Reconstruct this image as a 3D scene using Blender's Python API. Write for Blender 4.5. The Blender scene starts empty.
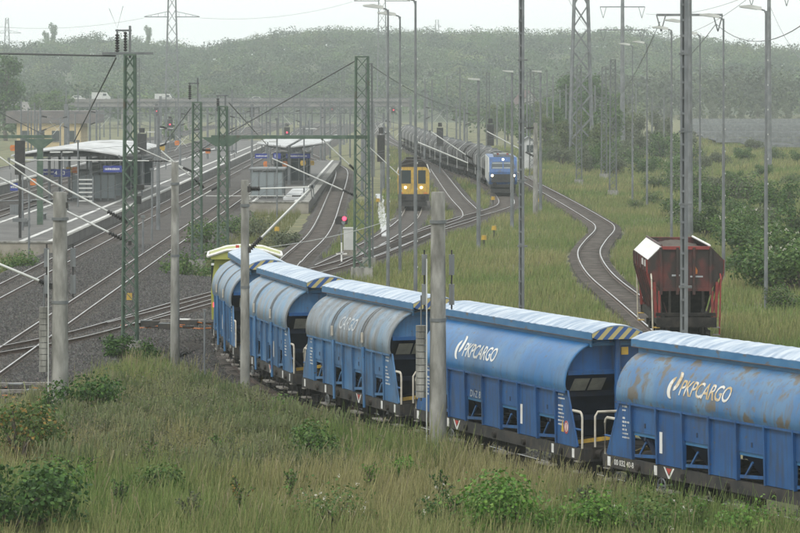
import bpy, bmesh, math, random
import numpy as np
from mathutils import Vector, Matrix
R = math.radians
rnd = random.Random(7)
nr = np.random.default_rng(11)
sc = bpy.context.scene
col = sc.collection

# ---------------------------------------------------------------- camera, sky, sun, exposure
FPX, HY, CH = 3300.0, 85.0, 11.3          # focal length in photo pixels, horizon row, eye height above the rails
cam_d = bpy.data.cameras.new('camera'); cam = bpy.data.objects.new('camera', cam_d); col.objects.link(cam)
cam.location = (0, 0, CH); cam.rotation_euler = (R(90), 0, 0)
cam_d.sensor_width = 36; cam_d.lens = FPX / 800 * 36
cam_d.shift_y = -(266.5 - HY) / 800
cam_d.clip_start = 1; cam_d.clip_end = 20000
sc.camera = cam

w = bpy.data.worlds.new('World'); sc.world = w; w.use_nodes = True
nt = w.node_tree; nt.nodes.clear()
SUN_EL, SUN_AZ = 52, 215                   # degrees; azimuth clockwise from +Y
sky = nt.nodes.new('ShaderNodeTexSky'); sky.sky_type = 'NISHITA'; sky.sun_disc = False
sky.sun_elevation = R(SUN_EL); sky.sun_rotation = R(SUN_AZ); sky.air_density = 1.0; sky.dust_density = 4.0
hs = nt.nodes.new('ShaderNodeHueSaturation'); hs.inputs['Saturation'].default_value = 0.25
mx = nt.nodes.new('ShaderNodeMix'); mx.data_type = 'RGBA'; mx.inputs['Factor'].default_value = 0.9
ns = nt.nodes.new('ShaderNodeTexNoise'); ns.inputs['Scale'].default_value = 2.2; ns.inputs['Detail'].default_value = 4
cr = nt.nodes.new('ShaderNodeValToRGB')
cr.color_ramp.elements[0].position = 0.3; cr.color_ramp.elements[0].color = (9.0, 9.45, 9.35, 1)
cr.color_ramp.elements[1].position = 0.75; cr.color_ramp.elements[1].color = (10.2, 10.5, 10.35, 1)
bg = nt.nodes.new('ShaderNodeBackground'); bg.inputs['Strength'].default_value = 0.115
ow = nt.nodes.new('ShaderNodeOutputWorld')
nt.links.new(sky.outputs[0], hs.inputs['Color']); nt.links.new(hs.outputs[0], mx.inputs['A'])
nt.links.new(ns.outputs['Fac'], cr.inputs['Fac']); nt.links.new(cr.outputs[0], mx.inputs['B'])
nt.links.new(mx.outputs['Result'], bg.inputs['Color']); nt.links.new(bg.outputs[0], ow.inputs['Surface'])

sun_d = bpy.data.lights.new('sun', 'SUN'); sun = bpy.data.objects.new('sun', sun_d); col.objects.link(sun)
sun_d.energy = 1.5; sun_d.angle = R(20); sun_d.color = (1, 0.96, 0.9)
sdir = Vector((math.sin(R(SUN_AZ)) * math.cos(R(SUN_EL)), math.cos(R(SUN_AZ)) * math.cos(R(SUN_EL)), math.sin(R(SUN_EL))))
sun.rotation_euler = sdir.to_track_quat('Z', 'Y').to_euler()

sc.view_settings.view_transform = 'Standard'; sc.view_settings.look = 'None'
sc.view_settings.exposure = 0.3; sc.view_settings.gamma = 1.0
sc.render.engine = 'CYCLES'
sc.cycles.use_denoising = True
sc.cycles.max_bounces = 6; sc.cycles.diffuse_bounces = 3; sc.cycles.volume_bounces = 2; sc.cycles.transparent_max_bounces = 6

# ---------------------------------------------------------------- helpers
def G(px, py, z=0.0):
    s = (py - HY) / (CH - z); return Vector(((px - 400) / s, FPX / s, z))
def at(px, py, d):
    s = FPX / d; return Vector(((px - 400) / s, d, CH - (py - HY) / s))

def mat(name, c, rough=0.7, metal=0.0, c2=None, scale=3.0, fac=(0.4, 0.65), bump=0.0, bscale=30.0, spec=0.5,
        dirt=None, dscale=0.8, dfac=(0.5, 0.7), attr=False, stretch=None, detail=5.0, emit=None, transl=0.0, streak=None, rustc=None):
    m = bpy.data.materials.new(name); m.use_nodes = True
    t = m.node_tree; p = t.nodes['Principled BSDF']
    p.inputs['Roughness'].default_value = rough; p.inputs['Metallic'].default_value = metal
    p.inputs['Specular IOR Level'].default_value = spec
    p.inputs['Base Color'].default_value = (*c, 1)
    co = t.nodes.new('ShaderNodeTexCoord'); vec = co.outputs['Object']
    if stretch:
        mp = t.nodes.new('ShaderNodeMapping'); mp.inputs['Scale'].default_value = stretch
        t.links.new(vec, mp.inputs['Vector']); vec = mp.outputs[0]
    src = None
    def noise(sv, dv):
        n = t.nodes.new('ShaderNodeTexNoise'); n.inputs['Scale'].default_value = sv; n.inputs['Detail'].default_value = dv
        t.links.new(vec, n.inputs['Vector']); return n
    def ramp(a, b, ca, cb):
        r = t.nodes.new('ShaderNodeValToRGB'); e = r.color_ramp.elements
        e[0].position = a; e[1].position = b; e[0].color = ca; e[1].color = cb; return r
    def mixc(f, a, b, mode='MIX'):
        x = t.nodes.new('ShaderNodeMix'); x.data_type = 'RGBA'; x.blend_type = mode
        if hasattr(f, 'type') and not isinstance(f, float): t.links.new(f, x.inputs['Factor'])
        else: x.inputs['Factor'].default_value = f
        for v, k in ((a, 'A'), (b, 'B')):
            if isinstance(v, tuple): x.inputs[k].default_value = v
            else: t.links.new(v, x.inputs[k])
        return x.outputs['Result']
    if attr:
        a = t.nodes.new('ShaderNodeAttribute'); a.attribute_name = 'Col'; src = a.outputs['Color']
    if c2 is not None:
        n = noise(scale, detail); r = ramp(fac[0], fac[1], (*c, 1), (*c2, 1)); t.links.new(n.outputs['Fac'], r.inputs['Fac'])
        src = r.outputs[0] if src is None else mixc(0.5, src, r.outputs[0])
    if dirt is not None:
        n = noise(dscale, 8.0); r = ramp(dfac[0], dfac[1], (0, 0, 0, 1), (1, 1, 1, 1)); t.links.new(n.outputs['Fac'], r.inputs['Fac'])
        src = mixc(r.outputs[0], src if src is not None else (*c, 1), (*dirt, 1))
    base_vec = vec
    if streak is not None:                       # water-borne grime: long thin vertical runs
        mp2 = t.nodes.new('ShaderNodeMapping'); mp2.inputs['Scale'].default_value = (5.0, 5.0, 0.45); t.links.new(co.outputs['Object'], mp2.inputs['Vector']); vec = mp2.outputs[0]
        n = noise(1.6, 7.0); r = ramp(0.48, 0.72, (0, 0, 0, 1), (.75, .75, .75, 1)); t.links.new(n.outputs['Fac'], r.inputs['Fac'])
        src = mixc(r.outputs[0], src if src is not None else (*c, 1), (*streak, 1)); vec = base_vec
    if rustc is not None:                        # chipped paint
        vec = co.outputs['Object']; n = noise(7.0, 9.0); r = ramp(0.66, 0.70, (0, 0, 0, 1), (.9, .9, .9, 1)); t.links.new(n.outputs['Fac'], r.inputs['Fac'])
        src = mixc(r.outputs[0], src if src is not None else (*c, 1), (*rustc, 1)); vec = base_vec
    if src is not None: t.links.new(src, p.inputs['Base Color'])
    if bump:
        n = noise(bscale, 4.0); b = t.nodes.new('ShaderNodeBump'); b.inputs['Strength'].default_value = min(1, bump)
        b.inputs['Distance'].default_value = 0.05
        t.links.new(n.outputs['Fac'], b.inputs['Height']); t.links.new(b.outputs[0], p.inputs['Normal'])
    if emit:
        p.inputs['Emission Color'].default_value = (*emit[0], 1); p.inputs['Emission Strength'].default_value = emit[1]
    if transl:
        tr = t.nodes.new('ShaderNodeBsdfTranslucent'); ms = t.nodes.new('ShaderNodeMixShader'); ms.inputs[0].default_value = transl
        if src is not None: t.links.new(src, tr.inputs['Color'])
        else: tr.inputs['Color'].default_value = (*c, 1)
        o = t.nodes['Material Output']
        t.links.new(p.outputs[0], ms.inputs[1]); t.links.new(tr.outputs[0], ms.inputs[2]); t.links.new(ms.outputs[0], o.inputs['Surface'])
    return m

M = {}
M['soil'] = mat('soil', (0.080, 0.090, 0.034), 0.95, c2=(0.17, 0.155, 0.075), scale=0.35, bump=0.6, bscale=3, attr=False)
M['ballast'] = mat('ballast', (0.014, 0.012, 0.010), 0.9, c2=(0.095, 0.082, 0.072), scale=5, fac=(0.38, 0.72), bump=1.0, bscale=9, dirt=(0.026, 0.019, 0.015), dscale=0.22, dfac=(0.46, 0.70))
M['stone'] = mat('stone', (0.1, 0.09, 0.08), 0.8, attr=True)
M['ballast_grey'] = mat('ballast_grey', (0.018, 0.016, 0.014), 0.9, c2=(0.105, 0.095, 0.086), scale=5, fac=(0.38, 0.75), bump=1.0, bscale=14, dirt=(0.07, 0.06, 0.05), dscale=0.3, dfac=(0.5, 0.8))
M['rail_side'] = mat('rail_side', (0.07, 0.045, 0.035), 0.7, c2=(0.11, 0.08, 0.065), scale=4)
M['rail_top'] = mat('rail_top', (0.52, 0.53, 0.54), 0.34, 1.0, c2=(0.34, 0.32, 0.30), scale=0.4)
M['sleeper'] = mat('sleeper', (0.045, 0.036, 0.030), 0.8, c2=(0.105, 0.090, 0.078), scale=1.2)
M['concrete'] = mat('concrete', (0.20, 0.198, 0.18), 0.8, c2=(0.31, 0.305, 0.28), scale=4, bump=0.35, bscale=40, dirt=(0.10, 0.098, 0.085), dscale=2.6, dfac=(0.46, 0.68), stretch=(1, 1, 0.3))
M['pave'] = mat('pave', (0.055, 0.053, 0.050), 0.75, c2=(0.105, 0.100, 0.094), scale=0.6, dirt=(0.10, 0.095, 0.088), dscale=0.2)
M['brick'] = mat('brick', (0.20, 0.185, 0.16), 0.85, c2=(0.28, 0.26, 0.22), scale=1.3)
M['whiteline'] = mat('whiteline', (0.55, 0.55, 0.53), 0.6, c2=(0.36, 0.355, 0.34), scale=0.6)
M['green_steel'] = mat('green_steel', (0.050, 0.088, 0.062), 0.55, c2=(0.085, 0.125, 0.09), scale=2.5, dirt=(0.075, 0.06, 0.045), dscale=1.5, dfac=(0.6, 0.75))
M['galv'] = mat('galv', (0.125, 0.137, 0.145), 0.55, 0.2, c2=(0.20, 0.212, 0.22), scale=1.2, streak=(0.10, 0.10, 0.095))
M['galv_dark'] = mat('galv_dark', (0.11, 0.12, 0.125), 0.55, 0.2, c2=(0.16, 0.17, 0.17), scale=1.5)
M['galv_light'] = mat('galv_light', (0.46, 0.47, 0.45), 0.45, 0.2, c2=(0.56, 0.57, 0.55), scale=1.5)
M['black'] = mat('black', (0.018, 0.018, 0.019), 0.5, c2=(0.035, 0.033, 0.031), scale=4)
M['under'] = mat('under', (0.012, 0.011, 0.010), 0.8, c2=(0.036, 0.030, 0.026), scale=3.5, spec=0.25)
M['frame'] = mat('frame', (0.028, 0.028, 0.029), 0.65, c2=(0.055, 0.050, 0.045), scale=2.0, dirt=(0.075, 0.06, 0.045), dscale=2.5, dfac=(0.56, 0.75), streak=(0.05, 0.045, 0.04), spec=0.3)
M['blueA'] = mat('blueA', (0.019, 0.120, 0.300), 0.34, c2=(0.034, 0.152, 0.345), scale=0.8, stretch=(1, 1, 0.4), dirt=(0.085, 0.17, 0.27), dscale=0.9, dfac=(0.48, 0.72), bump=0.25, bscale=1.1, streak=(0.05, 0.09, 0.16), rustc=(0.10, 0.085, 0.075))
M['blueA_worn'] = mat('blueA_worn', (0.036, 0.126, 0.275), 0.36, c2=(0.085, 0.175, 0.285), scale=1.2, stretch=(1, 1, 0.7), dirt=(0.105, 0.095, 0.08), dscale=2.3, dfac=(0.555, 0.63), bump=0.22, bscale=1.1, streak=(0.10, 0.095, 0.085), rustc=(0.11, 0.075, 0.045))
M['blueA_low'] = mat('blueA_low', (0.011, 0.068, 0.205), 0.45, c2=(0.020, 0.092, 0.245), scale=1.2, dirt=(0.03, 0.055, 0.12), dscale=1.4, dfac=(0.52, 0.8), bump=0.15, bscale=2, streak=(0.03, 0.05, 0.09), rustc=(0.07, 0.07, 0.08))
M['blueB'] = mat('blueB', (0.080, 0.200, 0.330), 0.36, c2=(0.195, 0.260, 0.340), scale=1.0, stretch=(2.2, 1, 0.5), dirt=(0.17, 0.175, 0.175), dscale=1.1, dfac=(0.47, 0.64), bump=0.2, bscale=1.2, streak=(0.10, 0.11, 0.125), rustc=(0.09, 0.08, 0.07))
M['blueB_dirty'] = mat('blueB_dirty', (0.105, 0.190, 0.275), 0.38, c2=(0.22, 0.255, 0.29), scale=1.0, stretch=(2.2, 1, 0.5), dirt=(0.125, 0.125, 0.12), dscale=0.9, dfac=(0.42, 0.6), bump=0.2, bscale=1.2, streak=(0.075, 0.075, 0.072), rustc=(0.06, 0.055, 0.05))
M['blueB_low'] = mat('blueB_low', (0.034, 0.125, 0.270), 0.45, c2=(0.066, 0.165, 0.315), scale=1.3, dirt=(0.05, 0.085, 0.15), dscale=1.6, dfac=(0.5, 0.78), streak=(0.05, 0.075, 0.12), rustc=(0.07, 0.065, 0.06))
M['navy'] = mat('navy', (0.008, 0.018, 0.050), 0.55, c2=(0.016, 0.034, 0.085), scale=1.6, dirt=(0.02, 0.02, 0.025), dscale=1.2)
M['roofA'] = mat('roofA', (0.17, 0.25, 0.36), 0.3, 0.0, c2=(0.42, 0.48, 0.55), scale=1.6, stretch=(3, 0.7, 1), bump=0.12, bscale=4, spec=0.8)
M['roofA_side'] = mat('roofA_side', (0.032, 0.130, 0.270), 0.35, c2=(0.055, 0.165, 0.31), scale=1.5, dirt=(0.12, 0.09, 0.06), dscale=2.2, dfac=(0.62, 0.74), stretch=(1, 1, 2))
M['rail_hand'] = mat('rail_hand', (0.50, 0.47, 0.40), 0.5, c2=(0.38, 0.34, 0.28), scale=5)
M['step'] = mat('step', (0.24, 0.225, 0.20), 0.8, c2=(0.12, 0.11, 0.10), scale=6)
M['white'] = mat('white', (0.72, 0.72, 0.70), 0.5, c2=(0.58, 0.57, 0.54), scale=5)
M['letter'] = mat('letter', (0.66, 0.66, 0.64), 0.5, c2=(0.55, 0.50, 0.40), scale=3, fac=(0.5, 0.7))
M['letter_worn'] = mat('letter_worn', (0.60, 0.58, 0.54), 0.5, c2=(0.42, 0.31, 0.16), scale=3.5, fac=(0.42, 0.56))
M['letter_faint'] = mat('letter_faint', (0.42, 0.44, 0.45), 0.5, c2=(0.28, 0.31, 0.34), scale=5)
M['plate'] = mat('plate', (0.40, 0.39, 0.33), 0.6, c2=(0.30, 0.29, 0.25), scale=4)
M['red'] = mat('red', (0.42, 0.045, 0.04), 0.5, c2=(0.30, 0.05, 0.04), scale=5)
M['yellow'] = mat('yellow', (0.52, 0.33, 0.04), 0.5, c2=(0.38, 0.25, 0.05), scale=3, streak=(0.20, 0.14, 0.05))
M['orange'] = mat('orange', (0.55, 0.17, 0.03), 0.6, c2=(0.40, 0.13, 0.04), scale=4)
M['lime'] = mat('lime', (0.29, 0.31, 0.06), 0.45, c2=(0.34, 0.35, 0.09), scale=2, dirt=(0.2, 0.2, 0.06), dscale=2, dfac=(0.6, 0.8))
M['glass'] = mat('glass', (0.03, 0.04, 0.045), 0.08, 0.0, spec=0.9)
M['glass_pale'] = mat('glass_pale', (0.20, 0.23, 0.24), 0.12, spec=0.9)
M['sign_blue'] = mat('sign_blue', (0.02, 0.035, 0.22), 0.4)
M['redwagon'] = mat('redwagon', (0.060, 0.013, 0.012), 0.6, c2=(0.12, 0.026, 0.022), scale=2.4, dirt=(0.022, 0.014, 0.012), dscale=1.9, dfac=(0.40, 0.58), stretch=(1, 1, 0.6))
M['redbright'] = mat('redbright', (0.24, 0.030, 0.026), 0.5, c2=(0.16, 0.028, 0.024), scale=3)
M['cargo'] = mat('cargo', (0.055, 0.043, 0.034), 0.95, c2=(0.085, 0.067, 0.052), scale=2.5, bump=0.6, bscale=6)
M['loco_blue'] = mat('loco_blue', (0.026, 0.085, 0.24), 0.4, c2=(0.036, 0.105, 0.27), scale=1.5, dirt=(0.04, 0.06, 0.11), dscale=1.2, streak=(0.03, 0.05, 0.10))
M['tank'] = mat('tank', (0.032, 0.031, 0.030), 0.9, 0.0, c2=(0.065, 0.063, 0.060), scale=1.2, dirt=(0.035, 0.032, 0.03), dscale=1.0, dfac=(0.5, 0.7), stretch=(1, 1, 0.5), spec=0.03)
M['tank_band'] = mat('tank_band', (0.20, 0.203, 0.203), 0.85, 0.0, spec=0.05)
M['lamp_on'] = mat('lamp_on', (1, 0.9, 0.7), 0.4, emit=((1.0, 0.80, 0.50), 6.0))
M['lamp_red'] = mat('lamp_red', (1, 0.1, 0.15), 0.4, emit=((1.0, 0.04, 0.10), 2.2))
M['roof_white'] = mat('roof_white', (0.50, 0.51, 0.51), 0.5, c2=(0.38, 0.39, 0.395), scale=0.7, dirt=(0.20, 0.20, 0.195), dscale=0.5, dfac=(0.48, 0.72), spec=0.2)
M['bark'] = mat('bark', (0.06, 0.048, 0.036), 0.9, c2=(0.11, 0.09, 0.07), scale=3)
M['leaf'] = mat('leaf', (0.06, 0.09, 0.03), 0.55, attr=True, transl=0.3, spec=0.25)
M['grassblade'] = mat('grassblade', (0.1, 0.11, 0.04), 0.6, attr=True, transl=0.35, spec=0.2)
M['petal'] = mat('petal', (0.50, 0.485, 0.41), 0.8)
M['panel'] = mat('panel', (0.095, 0.10, 0.103), 0.75, 0.0, c2=(0.14, 0.146, 0.148), scale=0.15, spec=0.0, streak=None)
M['road'] = mat('road', (0.10, 0.10, 0.10), 0.6, c2=(0.14, 0.14, 0.14), scale=0.4)
M['bridge'] = mat('bridge', (0.13, 0.125, 0.12), 0.8, c2=(0.20, 0.19, 0.18), scale=0.3)
M['sand_wall'] = mat('sand_wall', (0.42, 0.33, 0.18), 0.85, c2=(0.50, 0.40, 0.23), scale=0.4)
M['roof_tile'] = mat('roof_tile', (0.11, 0.10, 0.10), 0.8, c2=(0.16, 0.14, 0.13), scale=0.6)
M['cable'] = mat('cable', (0.05, 0.055, 0.055), 0.6)
M['cable_pale'] = mat('cable_pale', (0.33, 0.34, 0.34), 0.5)
M['hill'] = mat('hill', (0.045, 0.06, 0.028), 0.95, c2=(0.07, 0.085, 0.04), scale=0.03)
# diagonal warning stripes, printed flat on the roof end plates (local y/z)
def stripes(name, a, b, per):
    m = bpy.data.materials.new(name); m.use_nodes = True; t = m.node_tree; p = t.nodes['Principled BSDF']
    co = t.nodes.new('ShaderNodeTexCoord'); sp = t.nodes.new('ShaderNodeSeparateXYZ'); t.links.new(co.outputs['Object'], sp.inputs[0])
    ad = t.nodes.new('ShaderNodeMath'); ad.operation = 'SUBTRACT'; t.links.new(sp.outputs['Y'], ad.inputs[0]); t.links.new(sp.outputs['Z'], ad.inputs[1])
    dv = t.nodes.new('ShaderNodeMath'); dv.operation = 'DIVIDE'; t.links.new(ad.outputs[0], dv.inputs[0]); dv.inputs[1].default_value = per
    fr = t.nodes.new('ShaderNodeMath'); fr.operation = 'FRACT'; t.links.new(dv.outputs[0], fr.inputs[0])
    gt = t.nodes.new('ShaderNodeMath'); gt.operation = 'GREATER_THAN'; t.links.new(fr.outputs[0], gt.inputs[0]); gt.inputs[1].default_value = 0.5
    x = t.nodes.new('ShaderNodeMix'); x.data_type = 'RGBA'; x.inputs['A'].default_value = (*a, 1); x.inputs['B'].default_value = (*b, 1)
    t.links.new(gt.outputs[0], x.inputs['Factor']); t.links.new(x.outputs['Result'], p.inputs['Base Color'])
    p.inputs['Roughness'].default_value = 0.5
    return m
M['stripes'] = stripes('stripes', (0.030, 0.085, 0.25), (0.42, 0.36, 0.16), 0.34)

class MB:
    def __init__(s): s.v = []; s.f = []; s.mi = []; s.k = 0
    def add(s, vs, fs):
        o = len(s.v); s.v += [tuple(v) for v in vs]
        for f in fs: s.f.append(tuple(i + o for i in f)); s.mi.append(s.k)
        return s
    def box(s, c, d, rot=None):
        x, y, z = d[0] / 2, d[1] / 2, d[2] / 2
        vs = [Vector(p) for p in ((-x,-y,-z),(x,-y,-z),(x,y,-z),(-x,y,-z),(-x,-y,z),(x,-y,z),(x,y,z),(-x,y,z))]
        if rot is not None: vs = [rot @ v for v in vs]
        return s.add([v + Vector(c) for v in vs], [(0,3,2,1),(4,5,6,7),(0,1,5,4),(1,2,6,5),(2,3,7,6),(3,0,4,7)])
    def bx(s, x0, x1, y0, y1, z0, z1):
        return s.box(((x0+x1)/2, (y0+y1)/2, (z0+z1)/2), (abs(x1-x0), abs(y1-y0), abs(z1-z0)))
    def bar(s, a, b, w, h=None):
        a, b = Vector(a), Vector(b); h = h or w; d = b - a; L = d.length
        if L < 1e-6: return s
        q = d.to_track_quat('X', 'Z').to_matrix()
        return s.box((a + b) / 2, (L, w, h), q)
    def tube(s, pts, r, n=8, cap=True):
        pts = [Vector(p) for p in pts]; rs = r if isinstance(r, (list, tuple)) else [r] * len(pts)
        o = len(s.v); ref = None
        for i, p in enumerate(pts):
            t = (pts[min(i+1, len(pts)-1)] - pts[max(i-1, 0)])
            t = t.normalized() if t.length > 1e-9 else Vector((0,0,1))
            if ref is None: ref = Vector((0,0,1)) if abs(t.z) < 0.9 else Vector((1,0,0))
            u = t.cross(ref).normalized(); v = t.cross(u).normalized(); ref = -v if False else ref
            if abs(t.dot(ref)) > 0.98: ref = Vector((1,0,0)) if abs(t.x) < 0.9 else Vector((0,1,0))
            for k in range(n):
                a = 2*math.pi*k/n; s.v.append(tuple(p + (u*math.cos(a) + v*math.sin(a)) * rs[i]))
        for i in range(len(pts)-1):
            for k in range(n):
                k2 = (k+1) % n; s.f.append((o+i*n+k, o+(i+1)*n+k, o+(i+1)*n+k2, o+i*n+k2)); s.mi.append(s.k)
        if cap:
            s.f.append(tuple(o+k for k in range(n))); s.mi.append(s.k)
            e = o+(len(pts)-1)*n; s.f.append(tuple(e+k for k in reversed(range(n)))); s.mi.append(s.k)
        return s
    def cyl(s, a, b, r, n=16, r2=None): return s.tube([a, b], [r, r if r2 is None else r2], n)
    def prism(s, prof, axis, a, b):
        """closed 2-D profile extruded along an axis: x -> profile (y,z); y -> (x,z); z -> (x,y)"""
        def P(u, v, t): return (t,u,v) if axis == 'x' else ((u,t,v) if axis == 'y' else (u,v,t))
        n = len(prof); vs = [P(u,v,a) for u,v in prof] + [P(u,v,b) for u,v in prof]
        return s.add(vs, [tuple(range(n)), tuple(range(2*n-1, n-1, -1))] + [(i, i+n, (i+1)%n+n, (i+1)%n) for i in range(n)])
    def sheet(s, rows, closed=False):
        m = len(rows[0]); vs = [p for r in rows for p in r]; fs = []
        for i in range(len(rows)-1):
            for j in range(m-1 + (1 if closed else 0)):
                j2 = (j+1) % m; fs.append((i*m+j, i*m+j2, (i+1)*m+j2, (i+1)*m+j))
        return s.add(vs, fs)
    def shell(s, rows, th):
        """a sheet with thickness: offset along its averaged normal"""
        R_, C_ = len(rows), len(rows[0]); P = [[Vector(p) for p in r] for r in rows]; Q = []
        for i in range(R_):
            q = []
            for j in range(C_):
                a = P[min(i+1,R_-1)][j] - P[max(i-1,0)][j]; b = P[i][min(j+1,C_-1)] - P[i][max(j-1,0)]
                q.append(P[i][j] + a.cross(b).normalized() * th)
            Q.append(q)
        s.sheet(P); s.sheet(Q)
        ring = [(i,0) for i in range(R_)] + [(R_-1,j) for j in range(1,C_)] + [(i,C_-1) for i in range(R_-2,-1,-1)] + [(0,j) for j in range(C_-2,0,-1)]
        for k in range(len(ring)):
            (i,j),(i2,j2) = ring[k], ring[(k+1)%len(ring)]
            s.add([P[i][j],P[i2][j2],Q[i2][j2],Q[i][j]], [(0,1,2,3)])
        return s
    def build(s, name, m, parent=None, smooth=False, loc=None):
        me = bpy.data.meshes.new(name); me.from_pydata(s.v, [], s.f); me.update()
        bm = bmesh.new(); bm.from_mesh(me); bmesh.ops.recalc_face_normals(bm, faces=bm.faces); bm.to_mesh(me); bm.free()
        for x in (m if isinstance(m, (list, tuple)) else [m]): me.materials.append(M[x] if isinstance(x, str) else x)
        if any(s.mi): me.polygons.foreach_set('material_index', s.mi)
        if smooth: me.shade_smooth() if not isinstance(smooth, float) else me.shade_smooth()
        o = bpy.data.objects.new(name, me); col.objects.link(o)
        if smooth:
            try: me.set_sharp_from_angle(angle=R(smooth if isinstance(smooth, (int, float)) and smooth > 1 else 35))
            except Exception: pass
        if parent is not None: o.parent = parent
        if loc is not None: o.location = loc
        return o

def tag(o, label=None, cat=None, group=None, kind=None):
    if label: o['label'] = label
    if cat: o['category'] = cat
    if group: o['group'] = group
    if kind: o['kind'] = kind
    return o
def empty(name, loc=(0,0,0), rz=0.0, label=None, cat=None, group=None, kind=None):
    o = bpy.data.objects.new(name, None); col.objects.link(o); o.location = loc; o.rotation_euler = (0,0,rz)
    o.empty_display_size = 0.5
    return tag(o, label, cat, group, kind)
def inst(name, me, parent, loc=(0,0,0), rz=0.0):
    o = bpy.data.objects.new(name, me); col.objects.link(o); o.parent = parent; o.location = loc; o.rotation_euler = (0,0,rz); return o
def copy_tree(o, parent=None):
    c = o.copy(); col.objects.link(c); c.parent = parent
    for ch in list(o.children): copy_tree(ch, c)
    return c
def np_mesh(name, V, F, C, m, parent=None, corners=4):
    """V (n,3), F (m,corners) ints, C (n,3) colours"""
    me = bpy.data.meshes.new(name); n = len(V); k = len(F)
    me.vertices.add(n); me.vertices.foreach_set('co', np.ascontiguousarray(V, dtype=np.float32).ravel())
    me.loops.add(k*corners); me.loops.foreach_set('vertex_index', np.ascontiguousarray(F, dtype=np.int32).ravel())
    me.polygons.add(k); me.polygons.foreach_set('loop_start', np.arange(0, k*corners, corners, dtype=np.int32))
    try: me.polygons.foreach_set('loop_total', np.full(k, corners, dtype=np.int32))
    except Exception: pass
    me.update(calc_edges=True)
    if C is not None:
        a = me.color_attributes.new('Col', 'FLOAT_COLOR', 'POINT')
        a.data.foreach_set('color', np.hstack([C, np.ones((n,1))]).astype(np.float32).ravel())
    me.materials.append(M[m] if isinstance(m, str) else m)
    o = bpy.data.objects.new(name, me); col.objects.link(o)
    if parent is not None: o.parent = parent
    return o
def catmull(pts, step=1.5):
    P = [np.array(p, float) for p in pts]; P = [2*P[0]-P[1]] + P + [2*P[-1]-P[-2]]; out = []
    for i in range(1, len(P)-2):
        p0,p1,p2,p3 = P[i-1:i+3]; n = max(2, int(np.linalg.norm(p2-p1)/step))
        for k in range(n):
            t = k/n; out.append(0.5*((2*p1)+(-p0+p2)*t+(2*p0-5*p1+4*p2-p3)*t*t+(-p0+3*p1-3*p2+p3)*t**3))
    out.append(P[-2]); return np.array(out)
def text_pts(txt, size, shear=0.0, space=1.0, xs=1.0):
    """flat triangulated lettering as (verts 2-D, faces), origin bottom left"""
    c = bpy.data.curves.new('t', 'FONT'); c.body = txt; c.size = size; c.shear = shear; c.space_character = space; c.resolution_u = 3
    c.offset = size * 0.012
    o = bpy.data.objects.new('t', c); col.objects.link(o)
    dg = bpy.context.evaluated_depsgraph_get(); dg.update()
    me = bpy.data.meshes.new_from_object(o.evaluated_get(dg))
    vs = [(v.co.x*xs, v.co.y) for v in me.vertices]; fs = [tuple(p.vertices) for p in me.polygons]
    bpy.data.objects.remove(o); bpy.data.curves.remove(c); bpy.data.meshes.remove(me)
    return vs, fs
def mapped(name, vs, fs, fn, m, parent, cuts=None):
    """lay flat lettering onto a surface: fn(u, v) -> point; cuts: v spacing at which long faces are split"""
    bm = bmesh.new(); bv = [bm.verts.new((x, y, 0)) for x, y in vs]
    for f in fs:
        try: bm.faces.new([bv[i] for i in f])
        except ValueError: pass
    if cuts:
        lo = min(y for x, y in vs); hi = max(y for x, y in vs); y = lo + cuts
        while y < hi:
            bmesh.ops.bisect_plane(bm, geom=bm.verts[:]+bm.edges[:]+bm.faces[:], plane_co=(0,y,0), plane_no=(0,1,0)); y += cuts
    for v in bm.verts: v.co = Vector(fn(v.co.x, v.co.y))
    me = bpy.data.meshes.new(name); bm.to_mesh(me); bm.free(); me.materials.append(M[m])
    o = bpy.data.objects.new(name, me); col.objects.link(o); o.parent = parent
    return o
# ---------------------------------------------------------------- track centre lines (world metres)
TR = {
 'train': [(19,72),(14.2,80),(10.6,86.8),(7.3,93.4),(4.7,99.5),(2.1,106.2),(-1.9,117.5),(-4.7,129),(-6.5,141),(-7.4,158),(-7.5,180),(-7.1,213),(-6.2,255),(-6.6,330),(-7.4,420),(-8.6,455),(-11.2,491),(-15,540),(-21,640),(-25,800),(-26,1000)],
 'ladder': [(-26,114),(-19.8,134),(-14.8,149),(-10.4,176),(-2.6,216),(3.2,266),(8.6,300),(10.2,316),(10.6,339),(10.6,362),(9.7,394),(6.9,440),(1.9,574),(-3,720),(-7,1000)],
 'blade': [(-13.2,157),(-9.4,177.5),(-7.5,193),(-7.12,212)],
 'middle': [(3.3,640),(4.2,520),(4.9,440),(5.7,339),(6.3,292),(5.4,276),(2.2,255),(-2.9,214.5)],
 'service': [(2.6,520),(2.1,420),(1.5,340),(1.2,300),(0.4,272),(-1.6,240),(-4.6,207)],
 'siding': [(4,760),(10,600),(13.6,500),(14.6,420),(15.2,380),(16,330),(16.5,282),(16.3,262),(14.2,240),(12.7,222),(12.0,198),(12.2,174),(12.4,152),(12.6,130),(14.5,108),(19,90),(24,80)],
 'platform_main': [(-16.5,112),(-16.5,500),(-17,1000)],
 'platform_outer': [(-22,112),(-22,500),(-22,1000)],
 'station_a': [(-35.2,150),(-35.2,500),(-35,1000)],
 'station_b': [(-40,150),(-40,500),(-40,1000)],
 'station_c': [(-54,220),(-54,500),(-52,1000)],
}
PATH = {k: catmull(v, 1.5) for k, v in TR.items()}
for k in PATH:                                           # smooth out the knots
    P = PATH[k]
    for _ in range(6): P[1:-1] = 0.25*P[:-2] + 0.5*P[1:-1] + 0.25*P[2:]
ALLP = np.vstack([PATH[k] for k in PATH])
_GR = {}
GX0, GX1, GY0, GY1, GDX, GDY = -70.0, 100.0, 50.0, 660.0, 0.5, 1.0
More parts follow.
